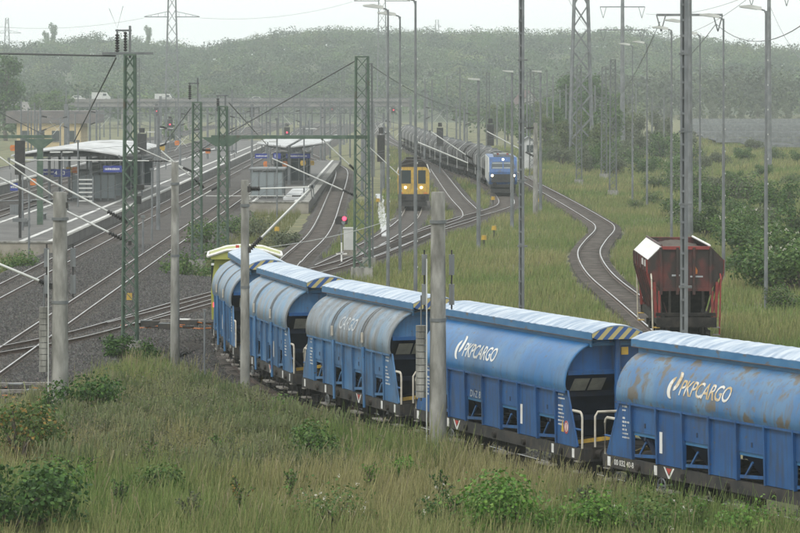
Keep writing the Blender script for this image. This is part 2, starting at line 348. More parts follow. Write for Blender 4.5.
def track_dist(X, Y, keys=None):
    """distance to the nearest track, read from a grid worked out once"""
    k = tuple(keys) if keys else None
    if k not in _GR:
        gx = np.arange(GX0, GX1, GDX); gy = np.arange(GY0, GY1, GDY); A = ALLP if keys is None else np.vstack([PATH[q] for q in keys]); g = np.full((len(gy),len(gx)), 60.0)
        for i, y in enumerate(gy):
            B = A[np.abs(A[:,1]-y) < 25]
            if len(B): g[i] = np.minimum(60, np.sqrt(((gx[:,None]-B[None,:,0])**2+(y-B[None,:,1])**2).min(1)))
        _GR[k] = g
    g = _GR[k]; X = np.asarray(X, float).ravel(); Y = np.asarray(Y, float).ravel()
    u = np.clip((X-GX0)/GDX, 0, g.shape[1]-1.001); v = np.clip((Y-GY0)/GDY, 0, g.shape[0]-1.001); i = v.astype(int); j = u.astype(int); a = u-j; b = v-i
    return (g[i,j]*(1-a)+g[i,j+1]*a)*(1-b)+(g[i+1,j]*(1-a)+g[i+1,j+1]*a)*b
def track_dist_slow(X, Y, keys=None):
    A = ALLP if keys is None else np.vstack([PATH[k] for k in keys])
    X = np.asarray(X, float).ravel(); Y = np.asarray(Y, float).ravel(); out = np.empty(len(X))
    for i in range(0, len(X), 4000):
        dx = X[i:i+4000,None]-A[None,:,0]; dy = Y[i:i+4000,None]-A[None,:,1]; out[i:i+4000] = np.sqrt((dx*dx+dy*dy).min(1))
    return out
def smooth(a, b, x):
    t = np.clip((np.asarray(x, float)-a)/(b-a), 0, 1); return t*t*(3-2*t)
YL_Y = [110, 116, 122, 130, 140, 150, 196, 200, 300, 430, 1000]
YL_R = [-30, -15.5, -13.2, -12.8, -12.0, -9.6, -9.6, -13.6, -13.9, -13.6, -12.5]
def yard_right(y): return np.interp(y, YL_Y, YL_R)
def side_of_train(X, Y):
    """metres to the camera side (+) of the train's track"""
    P = PATH['train']; X = np.asarray(X, float); Y = np.asarray(Y, float)
    px = np.interp(Y, P[:,1], P[:,0]); return px - X
def ground_z(X, Y):
    X = np.asarray(X, float); Y = np.asarray(Y, float); shp = X.shape
    z = np.full(shp, -0.52)
    m = (1-smooth(120, 150, Y)) * np.clip(smooth(-13.5, -11.5, X) + (1-smooth(112, 117, Y)), 0, 1)
    d = track_dist(X, Y, ['train']).reshape(shp)
    nearr = 1-smooth(106, 120, Y)
    m = m * (smooth(2.1, 3.4, d)*nearr+smooth(2.6, 5.0, d)*(1-nearr)) * (side_of_train(X, Y) > 0)
    z = z + (0.42+0.16*nearr)*m
    z = z - 0.45*(1-smooth(2.6, 4.4, d))*(1-smooth(150, 225, Y))
    z = z + 0.05*np.sin(X*0.7+1.3*np.sin(Y*0.21))*smooth(2.6, 4, track_dist(X, Y).reshape(shp))
    z = z + 1.6*smooth(26, 60, X)*smooth(150, 260, Y)           # low rise beyond the siding
    return z

# ---------------------------------------------------------------- ground
xs = np.concatenate([np.linspace(-900,-80,8), np.linspace(-64,-26,10), np.arange(-24,30,1.2), np.linspace(32,80,14), np.linspace(110,900,9)])
ys = np.concatenate([np.linspace(-40,60,4), np.arange(68,160,1.5), np.arange(162,340,4), np.linspace(350,1000,30), np.linspace(1100,3000,12)])
XX, YY = np.meshgrid(xs, ys); ZZ = ground_z(XX, YY)
b = MB(); b.sheet([[(XX[i,j],YY[i,j],ZZ[i,j]) for j in range(len(xs))] for i in range(len(ys))])
tag(b.build('ground', 'soil', smooth=True), 'grassy soil of the railway land', 'ground', kind='structure')

# ballast of the left yard: one raised field of crushed stone
yy = list(np.arange(113, 200, 2.0)) + list(np.arange(200, 1000, 20.0))
rows = []
for y in yy:
    r = float(yard_right(y)); l = -24.4 if y > 118 else -26
    if r - l < 1.5: continue
    j = 0.25*math.sin(y*0.9) + 0.15*math.sin(y*2.3)
    rows.append([(l-0.8,y,-0.56)] + [(l+(r-l)*k/8,y,-0.205+0.015*math.sin(k*2+y)) for k in range(9)] + [(r+0.9+j,y,-0.56)])
b = MB(); b.sheet(rows); tag(b.build('ballast_field', 'ballast', smooth=True), 'dark brown ballast field under the yard tracks', 'ballast', kind='structure')

def train_drop(y): return -0.33*(1-float(smooth(160, 235, y)))      # the train's track lies a little lower
RAILP = [(-0.036,0),(0.036,0),(0.036,-0.035),(0.012,-0.05),(0.012,-0.135),(0.07,-0.155),(0.07,-0.17),(-0.07,-0.17),(-0.07,-0.155),(-0.012,-0.135),(-0.012,-0.05),(-0.036,-0.035)]
def frames(P):
    T = np.gradient(P, axis=0); T /= np.linalg.norm(T, axis=1)[:,None]; return T, np.stack([T[:,1], -T[:,0]], 1)
def make_track(key, label, lift, bed=None, bedmat='ballast'):
    P = PATH[key]; T, N = frames(P)
    root = empty('railway_track', (P[0,0],P[0,1],0), label=label, cat='railway track', group='railway tracks of the yard')
    o = np.array([P[0,0], P[0,1]])
    for sgn in (-1, 1):
        b = MB(); prev = None; vs = []; fs = []; n = len(RAILP)
        for i in range(len(P)):
            c = P[i] + N[i]*0.7535*sgn - o
            dz = train_drop(P[i,1]) if key == 'train' else 0.0
            vs += [(c[0]+N[i,0]*u, c[1]+N[i,1]*u, v+dz) for u, v in RAILP]
        b.v = vs
        for i in range(len(P)-1):
            for k in range(n):
                k2 = (k+1) % n; b.f.append((i*n+k, i*n+k2, (i+1)*n+k2, (i+1)*n+k)); b.mi.append(1 if k == 0 else 0)
        b.build('rail', ['rail_side','rail_top'], root)
    # sleepers, far too fine to pick apart at this distance
    seg = np.linalg.norm(np.diff(P, axis=0), axis=1); S = np.concatenate([[0], np.cumsum(seg)])
    t = np.arange(0.3, S[-1], 0.62); cx = np.interp(t,S,P[:,0])-o[0]; cy = np.interp(t,S,P[:,1])-o[1]
    tx = np.interp(t,S,T[:,0]); ty = np.interp(t,S,T[:,1]); q = np.hypot(tx,ty); tx/=q; ty/=q
    nx, ny = ty, -tx; keep = (cy+o[1]) < 430; cx,cy,tx,ty,nx,ny = [a[keep] for a in (cx,cy,tx,ty,nx,ny)]
    if len(cx):
        V = []; zd = np.array([train_drop(q+o[1]) if key == 'train' else 0.0 for q in cy])
        for a, c, z in ((-1,-1,-0.172),(1,-1,-0.172),(1,1,-0.172),(-1,1,-0.172),(-1,-1,-0.3),(1,-1,-0.3),(1,1,-0.3),(-1,1,-0.3)):
            V.append(np.stack([cx+nx*1.3*a+tx*0.13*c, cy+ny*1.3*a+ty*0.13*c, np.full_like(cx, z)+zd], 1))
        V = np.stack(V, 1).reshape(-1,3); k = np.arange(len(cx))[:,None,None]*8
        F = (k + np.array([[0,1,2,3],[0,4,5,1],[1,5,6,2],[2,6,7,3],[3,7,4,0]])[None]).reshape(-1,4)
        tag(np_mesh('sleepers', V, F, None, 'sleeper', root), kind='stuff')
    if bed:
        w0, w1, y0, y1 = bed; rows = []
        for i in range(len(P)):
            if not (y0 <= P[i,1] <= y1): continue
            p, nn = P[i], N[i]; w0, w1 = bed[:2]
            if key == 'train' and P[i,1] > 205: w0, w1 = 1.45, 1.95
            j = 0.18*math.sin(i*1.7)+0.12*math.sin(i*0.61)
            dz = train_drop(P[i,1]) if key == 'train' else 0.0; zt = -0.195 + lift + dz
            rows.append([(p[0]+nn[0]*u, p[1]+nn[1]*u, z) for u, z in ((-w1-j,-0.62+dz),(-w0-0.2*j,zt),(-0.7,zt),(0,zt),(0.7,zt),(w0+0.2*j,zt),(w1+j,-0.62+dz))])
        b = MB(); b.sheet(rows); tag(b.build('ballast_bed', bedmat, smooth=True), 'ballast bed under the ' + label, 'ballast', kind='structure')
    return root
make_track('train', 'rusty curved track carrying the blue hopper train', 0.004, (1.75,3.3,60,1000))
make_track('ladder', 'long diagonal ladder track crossing the yard to the blue locomotive', 0.008, (1.5,2.0,196,1000))
make_track('blade', 'short switch track branching off the diagonal ladder behind the train head', 0.012)
make_track('middle', 'straight track between the yellow machine and the blue locomotive', 0.016, (1.45,1.95,205,640))
make_track('service', 'track carrying the yellow machine', 0.020, (1.45,1.95,200,520))
make_track('siding', 'winding siding with bright rails ending under the red hopper wagon', 0.0, (1.1,1.4,78,760), 'ballast_grey')
make_track('platform_main', 'straight yard track between the two station platforms', 0)
make_track('platform_outer', 'straight yard track along the edge of the long platform', 0)
make_track('station_a', 'station track beyond the long platform, nearer of two', 0.004, (1.8,2.8,150,1000))
make_track('station_b', 'station track beyond the long platform, farther of two', 0.0, (1.8,2.8,150,1000))
make_track('station_c', 'outermost station track beside the third platform', 0.0, (1.8,2.8,220,1000))

# ---------------------------------------------------------------- platforms
def platform(x0, x1, y0, y1, label, lines):
    root = empty('platform', ((x0+x1)/2, y0, 0), label=label, cat='platform', kind='structure'); ox, oy = (x0+x1)/2, y0
    b = MB(); b.bx(x0-ox, x1-ox, 0.0, y1-y0, -0.55, 0.55); b.build('platform_deck', 'pave', root)
    b = MB(); b.bx(x0-ox-0.06, x1-ox+0.06, -0.25, -0.004, -0.55, 0.50); b.build('end_wall', 'brick', root)
    b = MB(); b.bx(x0-ox-0.12, x1-ox+0.12, -0.32, 0.25, 0.502, 0.60); b.build('end_coping', 'concrete', root)
    for s, x in ((-1,x0),(1,x1)):
        n = int((min(y1, y0+150)-y0)/4)
        for k in range(n if s == 1 or x0 > -15 else 0):                  # coping slabs one by one on the edges the camera sees
            b = MB(); b.bx(x-ox-s*0.55, x-ox+s*0.10, k*4+0.27+0.02, k*4+4.25, 0.553, 0.595); b.build('coping_slab', 'concrete', root)
    for lx, wd in lines:
        b = MB(); b.bx(lx-ox-wd/2, lx-ox+wd/2, 0.4, y1-y0, 0.5535, 0.600 if wd < 0.2 else 0.598); b.build('edge_line', 'whiteline', root)
    return root
platform(-32.3, -23.7, 226, 640, 'long grey platform with white edge lines and a brick end wall', [(-26.0,0.34),(-24.05,0.30),(-31.2,0.3)])
platform(-14.55, -8.45, 303, 470, 'short island platform with a white block beside the curved track', [(-9.6,0.3),(-13.5,0.3)])
platform(-51.5, -42.6, 260, 640, 'far platform beyond the station tracks', [(-43.4,0.3)])
b = MB(); b.bx(-10.9,-9.35,308,338,0.56,0.80); b.bx(-10.7,-9.5,309,337,0.80,0.86)
tag(b.build('platform_block', 'roof_white'), 'long low white concrete block on the island platform end', 'block')

# ---------------------------------------------------------------- hills
HX = [-400, 0, 60, 130, 200, 260, 330, 400, 480, 560, 600, 660, 720, 800, 1200]
HYv = [62, 52, 46, 42, 52, 42, 34, 37, 36, 38, 34, 41, 49, 56, 74]
def hill_z(X, Y):
    X = np.asarray(X, float); Y = np.asarray(Y, float)
    px = 400 + X*FPX/1700.0; crest = 11.3 + (85-np.interp(px, HX, HYv))*1700/FPX - 6.5
    t = smooth(1020, 1700, Y); return -0.5 + (crest+0.5)*t - 10*smooth(1800, 2600, Y)
xs = np.linspace(-700, 700, 57); ys = np.linspace(1020, 2700, 40); XX, YY = np.meshgrid(xs, ys); ZZ = hill_z(XX, YY) - 0.2
b = MB(); b.sheet([[(XX[i,j],YY[i,j],ZZ[i,j]) for j in range(len(xs))] for i in range(len(ys))])
tag(b.build('hill', 'hill', smooth=True), 'long wooded hill closing the view', 'hill', kind='structure')

# ---------------------------------------------------------------- leaves
def leaf_quads(P, size, cols, aspect=1.5, up=0.35, rng=nr, out=None, loose=.5):
    """one small folded quad per point, random orientation; returns V,F,C"""
    n = len(P); a = rng.normal(size=(n,3)); a /= np.linalg.norm(a,axis=1)[:,None]
    h = rng.normal(size=(n,3)); h[:,2] += up; h -= a*(a*h).sum(1)[:,None]; h /= np.linalg.norm(h,axis=1)[:,None]+1e-9
    if out is not None:                                   # leaves lie roughly along the crown's surface
        q = out+np.array([[0,0,.55]])+loose*rng.normal(size=(n,3)); q /= np.linalg.norm(q,axis=1)[:,None]
        a = a-q*(a*q).sum(1)[:,None]; a /= np.linalg.norm(a,axis=1)[:,None]+1e-9; h = np.cross(q,a)
    s = size*(0.6+0.8*rng.random(n))[:,None] if np.isscalar(size) else size[:,None]
    V = np.stack([P-a*s*0.5, P+h*s*0.5*aspect*0.6-a*0, P+a*s*0.5, P-h*s*0.5*aspect*0.6], 1).reshape(-1,3)
    F = np.arange(n*4).reshape(-1,4); C = np.repeat(cols, 4, 0); return V, F, C
LASTD = [None]
def lobes(n, lob, rng=nr, shell=0.55):
    """points in a union of ellipsoids, denser towards the outside; lob rows: cx,cy,cz,rx,ry,rz"""
    lob = np.array(lob, float); wgt = lob[:,3]*lob[:,4]+lob[:,4]*lob[:,5]; k = rng.choice(len(lob), n, p=wgt/wgt.sum())
    d = rng.normal(size=(n,3)); d /= np.linalg.norm(d,axis=1)[:,None]
    r = shell+(1-shell)*rng.random(n)**0.7; r *= 0.88+0.24*rng.random(n)
    LASTD[0] = d; return lob[k,:3]+d*r[:,None]*lob[k,3:]
def mixcols(n, pal, rng=nr, jit=0.18):
    pal = np.array(pal, float); c = pal[rng.integers(0,len(pal),n)]; return np.clip(c*(1+jit*rng.normal(size=(n,1))), 0.004, 0.9)

# ---------------------------------------------------------------- the wooded hillside: a mass nobody could count
def wood(name, spots, hts, palettes, nq, qs, label, wide=0.42):
    Vs, Cs = [], []
    for (x,y,z), h in zip(spots, hts):
        rw = h*wide*(0.8+0.4*nr.random())
        lob = [(x+nr.normal()*rw*0.45, y+nr.normal()*rw*0.45, z+h*(0.42+0.42*nr.random()), rw*(0.45+0.25*nr.random()), rw*(0.45+0.25*nr.random()), h*(0.14+0.12*nr.random())) for _ in range(5)]
        lob.append((x,y,z+h*0.5,rw*0.6,rw*0.6,h*0.42))
        p = lobes(nq, lob, shell=0.7); c = np.array(palettes[nr.integers(len(palettes))])*(0.55+0.9*nr.random())
        cc = np.clip(c[None]*(1+0.12*nr.normal(size=(nq,1))), 0.006, 0.5)
        V,F,C = leaf_quads(p, qs*(0.7+0.6*nr.random(nq)), cc, out=LASTD[0], loose=.35); Vs.append(V); Cs.append(C)
    V = np.vstack(Vs); C = np.vstack(Cs); F = np.arange(len(V)).reshape(-1,4)
    return tag(np_mesh(name, V, F, C, 'leaf'), label, 'wood', kind='stuff')
PALF = [(0.030,0.062,0.020),(0.046,0.088,0.028),(0.068,0.112,0.038),(0.022,0.046,0.022),(0.100,0.130,0.048),(0.055,0.095,0.034)]
def jgrid(x0,x1,y0,y1,st):
    g = [(x+nr.uniform(-.45,.45)*st, y+nr.uniform(-.45,.45)*st) for y in np.arange(y0,y1,st) for x in np.arange(x0(y) if callable(x0) else x0, x1(y) if callable(x1) else x1, st)]
    return np.array(g)
g = jgrid(lambda y: -0.16*y-10, lambda y: 0.16*y+10, 1080, 1760, 13.2)
z = hill_z(g[:,0], g[:,1]); hts = 8+5*nr.random(len(g))**1.5
wood('wood', [(a,b_,c-0.5) for (a,b_),c in zip(g,z)], hts, PALF, 225, 0.88, 'hazy deciduous wood covering the whole hill', wide=.56)
g = jgrid(lambda y: 0.052*y, lambda y: 0.165*y+10, 985, 1075, 11.0)
wood('wood', [(a,b_,-0.5+0.03*(b_-985)) for a,b_ in g], 11+6*nr.random(len(g)), [(0.034,0.052,0.02),(0.045,0.064,0.024),(0.03,0.045,0.02)], 150, 1.1, 'darker belt of trees at the foot of the hill beyond the grey panel rows')
# ---------------------------------------------------------------- placing vehicles on a track
def arclen(key):
    P = PATH[key]; return np.concatenate([[0], np.cumsum(np.linalg.norm(np.diff(P,axis=0),axis=1))])
def on_track(key, s, flip=False):
    P = PATH[key]; S = arclen(key)
    f = lambda t: np.array([np.interp(t,S,P[:,0]), np.interp(t,S,P[:,1])]); return f(s)
def seat(key, s, piv):
    a, c = on_track(key, s-piv), on_track(key, s+piv); m = (a+c)/2; t = a-c
    return (m[0], m[1], 0), math.atan2(t[1], t[0])           # local +x towards smaller arc length
def s_at_y(key, y):
    P = PATH[key]; S = arclen(key)
    return float(np.interp(y, P[:,1], S)) if P[-1,1] > P[0,1] else float(np.interp(y, P[::-1,1], S[::-1]))

_bog = {}
def bogie(parent, x, wb=1.8):
    if wb not in _bog:
        f = MB()
        for s in (-1,1):
            f.prism([(-wb/2-0.35,0.46),(-wb/2-0.2,0.62),(-0.45,0.66),(-0.3,0.80),(0.3,0.80),(0.45,0.66),(wb/2+0.2,0.62),(wb/2+0.35,0.46),(wb/2+0.1,0.34),(0.55,0.40),(0.35,0.22),(-0.35,0.22),(-0.55,0.40),(-wb/2-0.1,0.34)], 'y', s*0.98-0.06, s*0.98+0.06)
            for k in (-1,1): f.bx(k*wb/2-0.17,k*wb/2+0.17,s*0.98-0.13,s*0.98+0.13,0.36,0.62)
            for k in range(3): f.cyl((-0.22+0.22*k,s*1.0,0.24),(-0.22+0.22*k,s*1.0,0.62),0.075,8)
        f.bx(-0.2,0.2,-0.95,0.95,0.5,0.85)
        wv = MB()
        for s in (-1,1):
            wv.tube([(0,s*0.69,0),(0,s*0.755,0),(0,s*0.76,0),(0,s*0.80,0)],[0.485,0.485,0.46,0.46],20); wv.cyl((0,s*0.8,0),(0,s*0.90,0),0.13,10)
        wv.cyl((0,-0.75,0),(0,0.75,0),0.08,8)
        fo = f.build('bogie','under'); wo = wv.build('wheelset','under',smooth=True); _bog[wb] = (fo.data, wo.data)
        bpy.data.objects.remove(fo); bpy.data.objects.remove(wo)
    fm, wm = _bog[wb]; bo = inst('bogie', fm, parent, (x,0,0))
    for k in (-1,1): inst('wheelset', wm, bo, (k*wb/2,0,0.46))
    return bo
_buf = {}
def buffers(parent, xe, key='b'):
    if 'b' not in _buf:
        b = MB(); b.tube([(0,0,0),(0.33,0,0),(0.33,0,0),(0.55,0,0)],[0.11,0.11,0.08,0.08],10); b.tube([(0.55,0,0),(0.6,0,0)],[0.22,0.23],14)
        b.box((0.01,0,0),(0.05,0.34,0.34)); o = b.build('buffer','under',smooth=True); _buf['b'] = o.data; bpy.data.objects.remove(o)
    for s in (-1,1):
        inst('buffer', _buf['b'], parent, (xe,s*0.875,1.06), 0); inst('buffer', _buf['b'], parent, (-xe,s*0.875,1.06), math.pi)

def hopper_profile(B):
    pr = [(1.47,2.46),(1.50,2.56)]
    a0, a1 = (R(2), R(90)); cy, cz, ry, rz = (0.30,2.60,1.205,1.24)
    if B: cy, cz, ry, rz = 0.28, 2.66, 1.225, 1.20
    for k in range(13):
        t = a0+(a1-a0)*k/12; pr.append((cy+ry*math.cos(t), cz+rz*math.sin(t)))
    return pr
def blue_hopper(pos, rz, kind, label, shellmat, lowmat, letters, roofm='roofA', marks=True, seed=0):
    rr = random.Random(seed); B = kind == 'B'
    L, hb, hr, px_ = (12.0,4.55,4.95,3.75) if B else (14.0,5.45,5.85,4.55)
    root = empty('hopper_wagon', pos, rz, label, 'freight wagon', 'blue hopper wagons of the long train')
    half = L/2-0.62; prof = hopper_profile(B)
    # curved upper shell
    xsn = [-hb+2*hb*k/10 for k in range(11)]
    full = [(-y,z) for y,z in prof] + [(y,z) for y,z in reversed(prof[:-1])]
    b = MB(); b.shell([[(x,y,z) for y,z in full] for x in xsn], -0.05 if False else 0.04)
    sh = b.build('body_shell', shellmat, root, smooth=30)
    # rolled edge strip along each end and along the bottom lip of the shell
    for s in (-1,1):
        b = MB(); b.tube([(s*hb,y,z) for y,z in full], 0.035, 6); b.build('shell_edge', shellmat, sh, smooth=True)
        b = MB(); b.bx(-hb,hb,s*1.49-0.02,s*1.49+0.02,2.40,2.475); b.build('lip_strip', lowmat, sh)
    if B:
        for xc in (-1.55, 1.75):
            for dx in (-0.1,0.1):
                b = MB(); b.tube([(xc+dx,-y*1.025-0.01,z+0.02) for y,z in prof[1:-2]],0.03,6); b.build('strap', 'galv', sh, smooth=True)
            b = MB(); b.tube([(xc+0.25,-1.56,2.5),(xc+0.25,-1.55,1.9),(xc+0.25,-1.52,0.8)],0.05,8); b.build('drain_pipe', lowmat, root, smooth=True)
            b = MB(); b.bx(xc+0.2,xc+0.3,-1.63,-1.58,2.65,2.98); b.build('latch', 'rail_hand', root)
    else:
        for xc in (-hb*0.5,0.0,hb*0.5):
            b = MB(); b.tube([(xc,-y*1.012,z+0.012) for y,z in prof[1:]],0.022,5); b.build('seam', shellmat, sh)
    # roof hood
    hw = 0.80; n = 9; rows = []; nx = 44 if not B else 36
    for i in range(nx+1):
        x = -hr+2*hr*i/nx; dz = 0.012*(1 if i % 2 else -1)
        rows.append([(x,-hw+2*hw*k/(n-1), 4.32-0.21*((-hw+2*hw*k/(n-1))/hw)**2+dz*(1-0.3*abs(-1+2*k/(n-1)))) for k in range(n)])
    b = MB(); b.shell(rows, 0.03); rf = b.build('roof_hood', roofm, root)
    for s in (-1,1):
        b = MB(); b.bx(-hr+0.02,hr-0.02,s*hw-0.025,s*hw+0.02,3.93,4.12); b.build('roof_fascia','roofA_side',rf)
        b = MB(); b.bx(-hb-0.15,hb+0.15,s*0.70-0.02,s*0.70+0.02,3.70,3.92); b.build('roof_skirt','roofA_side',rf)
        b = MB(); b.bx(-hr+0.03,hr-0.03,s*(hw+0.015)-0.02,s*(hw+0.015)+0.02,3.91,3.93); b.build('fascia_rail','rail_side',rf)
        arch = [(-hw+2*hw*k/10, 4.30-0.21*((-1+2*k/10))**2) for k in range(11)]
        x = s*hr; b = MB(); b.prism(arch+[(hw,3.99),(hw*0.8,3.93),(-hw*0.8,3.93),(-hw,3.99)],'x',x-0.02,x+0.02); b.build('roof_end_plate','stripes',rf)
    b = MB(); b.bx(-hb,hb,-0.68,0.68,3.72,3.9); b.build('roof_base','roofA_side',root)
    # lower sides
    e = hb-0.05; ew = 0.66; npan = 7 if not B else 7; pw = (2*e-2*ew)/npan
    for s in (-1,1):
        y = s*1.40
        for k in range(npan):
            x0 = -e+ew+k*pw; x1 = x0+pw
            if k % 2 == 0:
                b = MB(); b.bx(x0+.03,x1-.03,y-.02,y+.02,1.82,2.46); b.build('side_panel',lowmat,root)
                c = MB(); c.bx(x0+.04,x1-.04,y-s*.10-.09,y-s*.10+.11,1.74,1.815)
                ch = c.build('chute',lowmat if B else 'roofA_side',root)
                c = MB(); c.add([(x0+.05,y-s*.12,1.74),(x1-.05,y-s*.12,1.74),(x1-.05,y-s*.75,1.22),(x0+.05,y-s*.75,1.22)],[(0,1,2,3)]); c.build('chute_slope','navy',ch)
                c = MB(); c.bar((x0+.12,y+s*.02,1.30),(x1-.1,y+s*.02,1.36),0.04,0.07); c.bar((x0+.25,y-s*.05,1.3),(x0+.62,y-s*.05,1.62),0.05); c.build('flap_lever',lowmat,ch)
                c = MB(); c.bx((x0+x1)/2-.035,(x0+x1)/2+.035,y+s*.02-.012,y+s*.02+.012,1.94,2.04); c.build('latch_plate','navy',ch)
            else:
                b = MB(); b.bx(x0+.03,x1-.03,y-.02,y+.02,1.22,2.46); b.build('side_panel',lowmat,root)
                if s == -1 and rr.random() < 0.6:
                    b = MB(); b.bx(x0+.10,x0+.24,y-.032,y-.022,1.46,1.92); b.build('data_plate','letter',root)
        for k in range(npan+1):
            x = -e+ew+k*pw; b = MB(); b.prism([(s*1.36,1.21),(s*1.47,1.21),(s*1.52,2.44),(s*1.36,2.44)],'x',x-.035,x+.035); b.build('rib',lowmat,root)
        for q in (-1,1):
            b = MB(); b.prism([(q*(e-ew+.05),2.46),(q*(e+.02),2.46),(q*(e+.72),1.21),(q*(e-ew+.05),1.21)],'y',y-.025,y+.025); gu = b.build('end_gusset',lowmat,root)
            b = MB(); b.bar((q*(e+.03),y,2.44),(q*(e+.73),y,1.22),0.05,0.09); b.build('gusset_flange',lowmat,gu)
            if s == -1 and marks:
                b = MB(); xa = q*(e-ew/2)-0.22
                for ln in range(9):
                    w_ = 0.16+0.26*rr.random(); zz = 2.34-0.085*ln
                    if ln in (2,): continue
                    xx = xa+0.02*rr.random()
                    while xx < xa+w_:
                        dw = 0.014+0.03*rr.random(); hh_ = .012+.012*rr.random(); b.bx(xx,xx+dw,y-.031,y-.027,zz-hh_,zz+hh_); xx += dw+.012+.03*rr.random()
                b.build('data_lettering','letter',gu)
                if q == 1 and not B:
                    b = MB(); cx, cz = e+.02,1.62; b.tube([(cx,y-.027,cz),(cx,y-.033,cz)],[0.15,0.15],20); b.build('round_sign','white',gu)
                    rg = MB(); rg.sheet([[(cx+math.cos(a)*r_,y-.0345,cz+math.sin(a)*r_*1.0) for a in [2*math.pi*k/24 for k in range(25)]] for r_ in (0.15,0.105)]); rg.add([(cx-.03,y-.0347,cz-.09),(cx+.03,y-.0347,cz-.09),(cx+.03,y-.0347,cz+.09),(cx-.03,y-.0347,cz+.09)],[(0,1,2,3)]); rg.build('sign_ring','red',gu)
                    b = MB(); b.prism([(e-.33,1.5),(e-.15,1.5),(e-.24,1.80)],'y',y-.034,y-.028); b.build('warning_triangle','yellow',gu)
    # ends: upper cap, inward hopper slope, cross members
    for q in (-1,1):
        xe = q*(hb-.13)
        cap = [(y_,z_-0.03) for y_,z_ in full if z_ > 3.0]; cap = [(-1.42,3.0)]+cap+[(1.42,3.0)]
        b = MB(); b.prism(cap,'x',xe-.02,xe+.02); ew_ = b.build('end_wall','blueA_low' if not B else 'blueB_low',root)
        P0, P1 = (xe,3.0), (xe-q*1.75,1.24)
        b = MB(); b.add([(P0[0],-1.38,P0[1]),(P0[0],1.38,P0[1]),(P1[0],1.38,P1[1]),(P1[0],-1.38,P1[1])],[(0,1,2,3)]); b.build('end_slope','navy',ew_)
        for t, zz in ((0.0,'z'),(0.36,'z'),(0.70,'z')):
            x, z = P0[0]+(P1[0]-P0[0])*t+q*.06, P0[1]+(P1[1]-P0[1])*t-.05
            b = MB(); b.bx(x-.05,x+.05,-1.38,1.38,z-.06,z+.06); b.build('end_rib','blueA_low' if t == 0 else 'navy',ew_)
        for yy0, yy1 in ((-1.12,-0.62),(-0.56,-0.10)):
            t0, t1 = 0.07, 0.27
            def SL(t, y): return (P0[0]+(P1[0]-P0[0])*t+q*.13, y, P0[1]+(P1[1]-P0[1])*t-.10)
            b = MB(); b.add([SL(t0,yy0),SL(t0,yy1),SL(t1,yy1),SL(t1,yy0)],[(0,1,2,3)]); b.add([SL(t0+.01,yy0),SL(t0+.01,yy1),SL(t1+.01,yy1),SL(t1+.01,yy0)],[(3,2,1,0)]); b.build('notice_board','plate',ew_)
        b = MB(); b.cyl((xe+q*.28,0.12,1.2),(xe+q*.28,0.12,3.92),0.09,10); b.build('end_post','blueA_low',root,smooth=True)
        b = MB(); b.tube([(xe-q*.35,0.62,2.42),(xe-q*.28,0.62,2.42),(xe+q*.42,0.62,2.42),(xe+q*.50,0.62,2.42)],[0.22,0.36,0.36,0.22],20); rv = b.build('air_reservoir','blueA_low',root,smooth=True)
        b = MB(); b.prism([(0.62+0.24*math.cos(R(a)),2.46+0.24*math.sin(R(a))) for a in range(0,181,20)],'x',xe+q*.505,xe+q*.512); b.build('reservoir_plate','white',rv)
        b = MB(); b.bx(xe+q*.30,xe+q*.34,0.22,0.44,3.46,3.68); b.build('lamp_bracket','yellow',root)
        # hand rails at the end platform
        fx = q*(half-.02)
        for s in (-1,1):
            b = MB(); y = s*1.36; b.tube([(q*(e+.30),y,2.02),(fx-q*.12,y,2.02),(fx-q*.04,y,1.98),(fx,y,1.90),(fx,y,1.2)],0.032,7); b.build('handrail','rail_hand',root,smooth=True)
            b = MB(); b.tube([(q*(e+.50),y,1.62),(fx,y,1.62)],0.025,6); b.build('handrail','blueA_low',root,smooth=True)
        b = MB(); b.tube([(fx,-0.95,1.2),(fx,-0.95,1.92),(fx,-0.87,2.02),(fx,0.2,2.02)],0.032,7); b.build('handrail','rail_hand',root,smooth=True)
        b = MB(); b.bar((q*(hb-.1),-1.1,1.26),(fx-q*.1,0.9,1.50),0.05,0.09); b.build('walkway_edge','yellow',root)
        # steps hanging from the corner
        for s in (-1,1):
            b = MB(); b.bx(fx-q*.5,fx-q*.08,s*1.22,s*1.5,0.48,0.53); b.build('step','step',root)
            for hx_ in (.5,.08): b = MB(); b.bar((fx-q*hx_,s*1.42,0.5),(fx-q*hx_,s*1.38,0.92),0.03); b.build('step_hanger','under',root)
            b = MB(); b.bx(fx-q*.36,fx-q*.06,s*1.24,s*1.46,0.80,0.835); b.build('step','step',root)
    # underframe
    b = MB()
    for s in (-1,1): b.bx(-half,half,s*1.36-.06,s*1.36+.06,0.86,1.20)
    for q in (-1,1): b.bx(q*half-.1,q*half+.02,-1.30,1.30,0.82,1.195)
    b.bx(-half+.1,half-.1,-0.28,0.28,0.84,1.19)
    for k in range(7): b.bx(-half*0.8+k*half*1.6/6-.07,-half*0.8+k*half*1.6/6+.07,-1.3,1.3,0.90,1.18)
    fr = b.build('underframe','frame',root)
    for q in (-1,1): b = MB(); b.bx(q*(hb-.3),q*(half-.05),-1.3,1.3,1.196,1.215); b.build('end_platform','under',fr)
    # hopper bottoms and brake gear
    b = MB()
    for k in range(0,npan,2):
        x0 = -e+ew+k*pw
        b.add([(x0,-1.2,1.22),(x0+pw,-1.2,1.22),(x0+pw,1.2,1.22),(x0,1.2,1.22),(x0+.2,-.35,0.62),(x0+pw-.2,-.35,.62),(x0+pw-.2,.35,.62),(x0+.2,.35,.62)],[(0,1,5,4),(1,2,6,5),(2,3,7,6),(3,0,4,7),(4,5,6,7)])
    b.build('hopper_bottom','under',root)
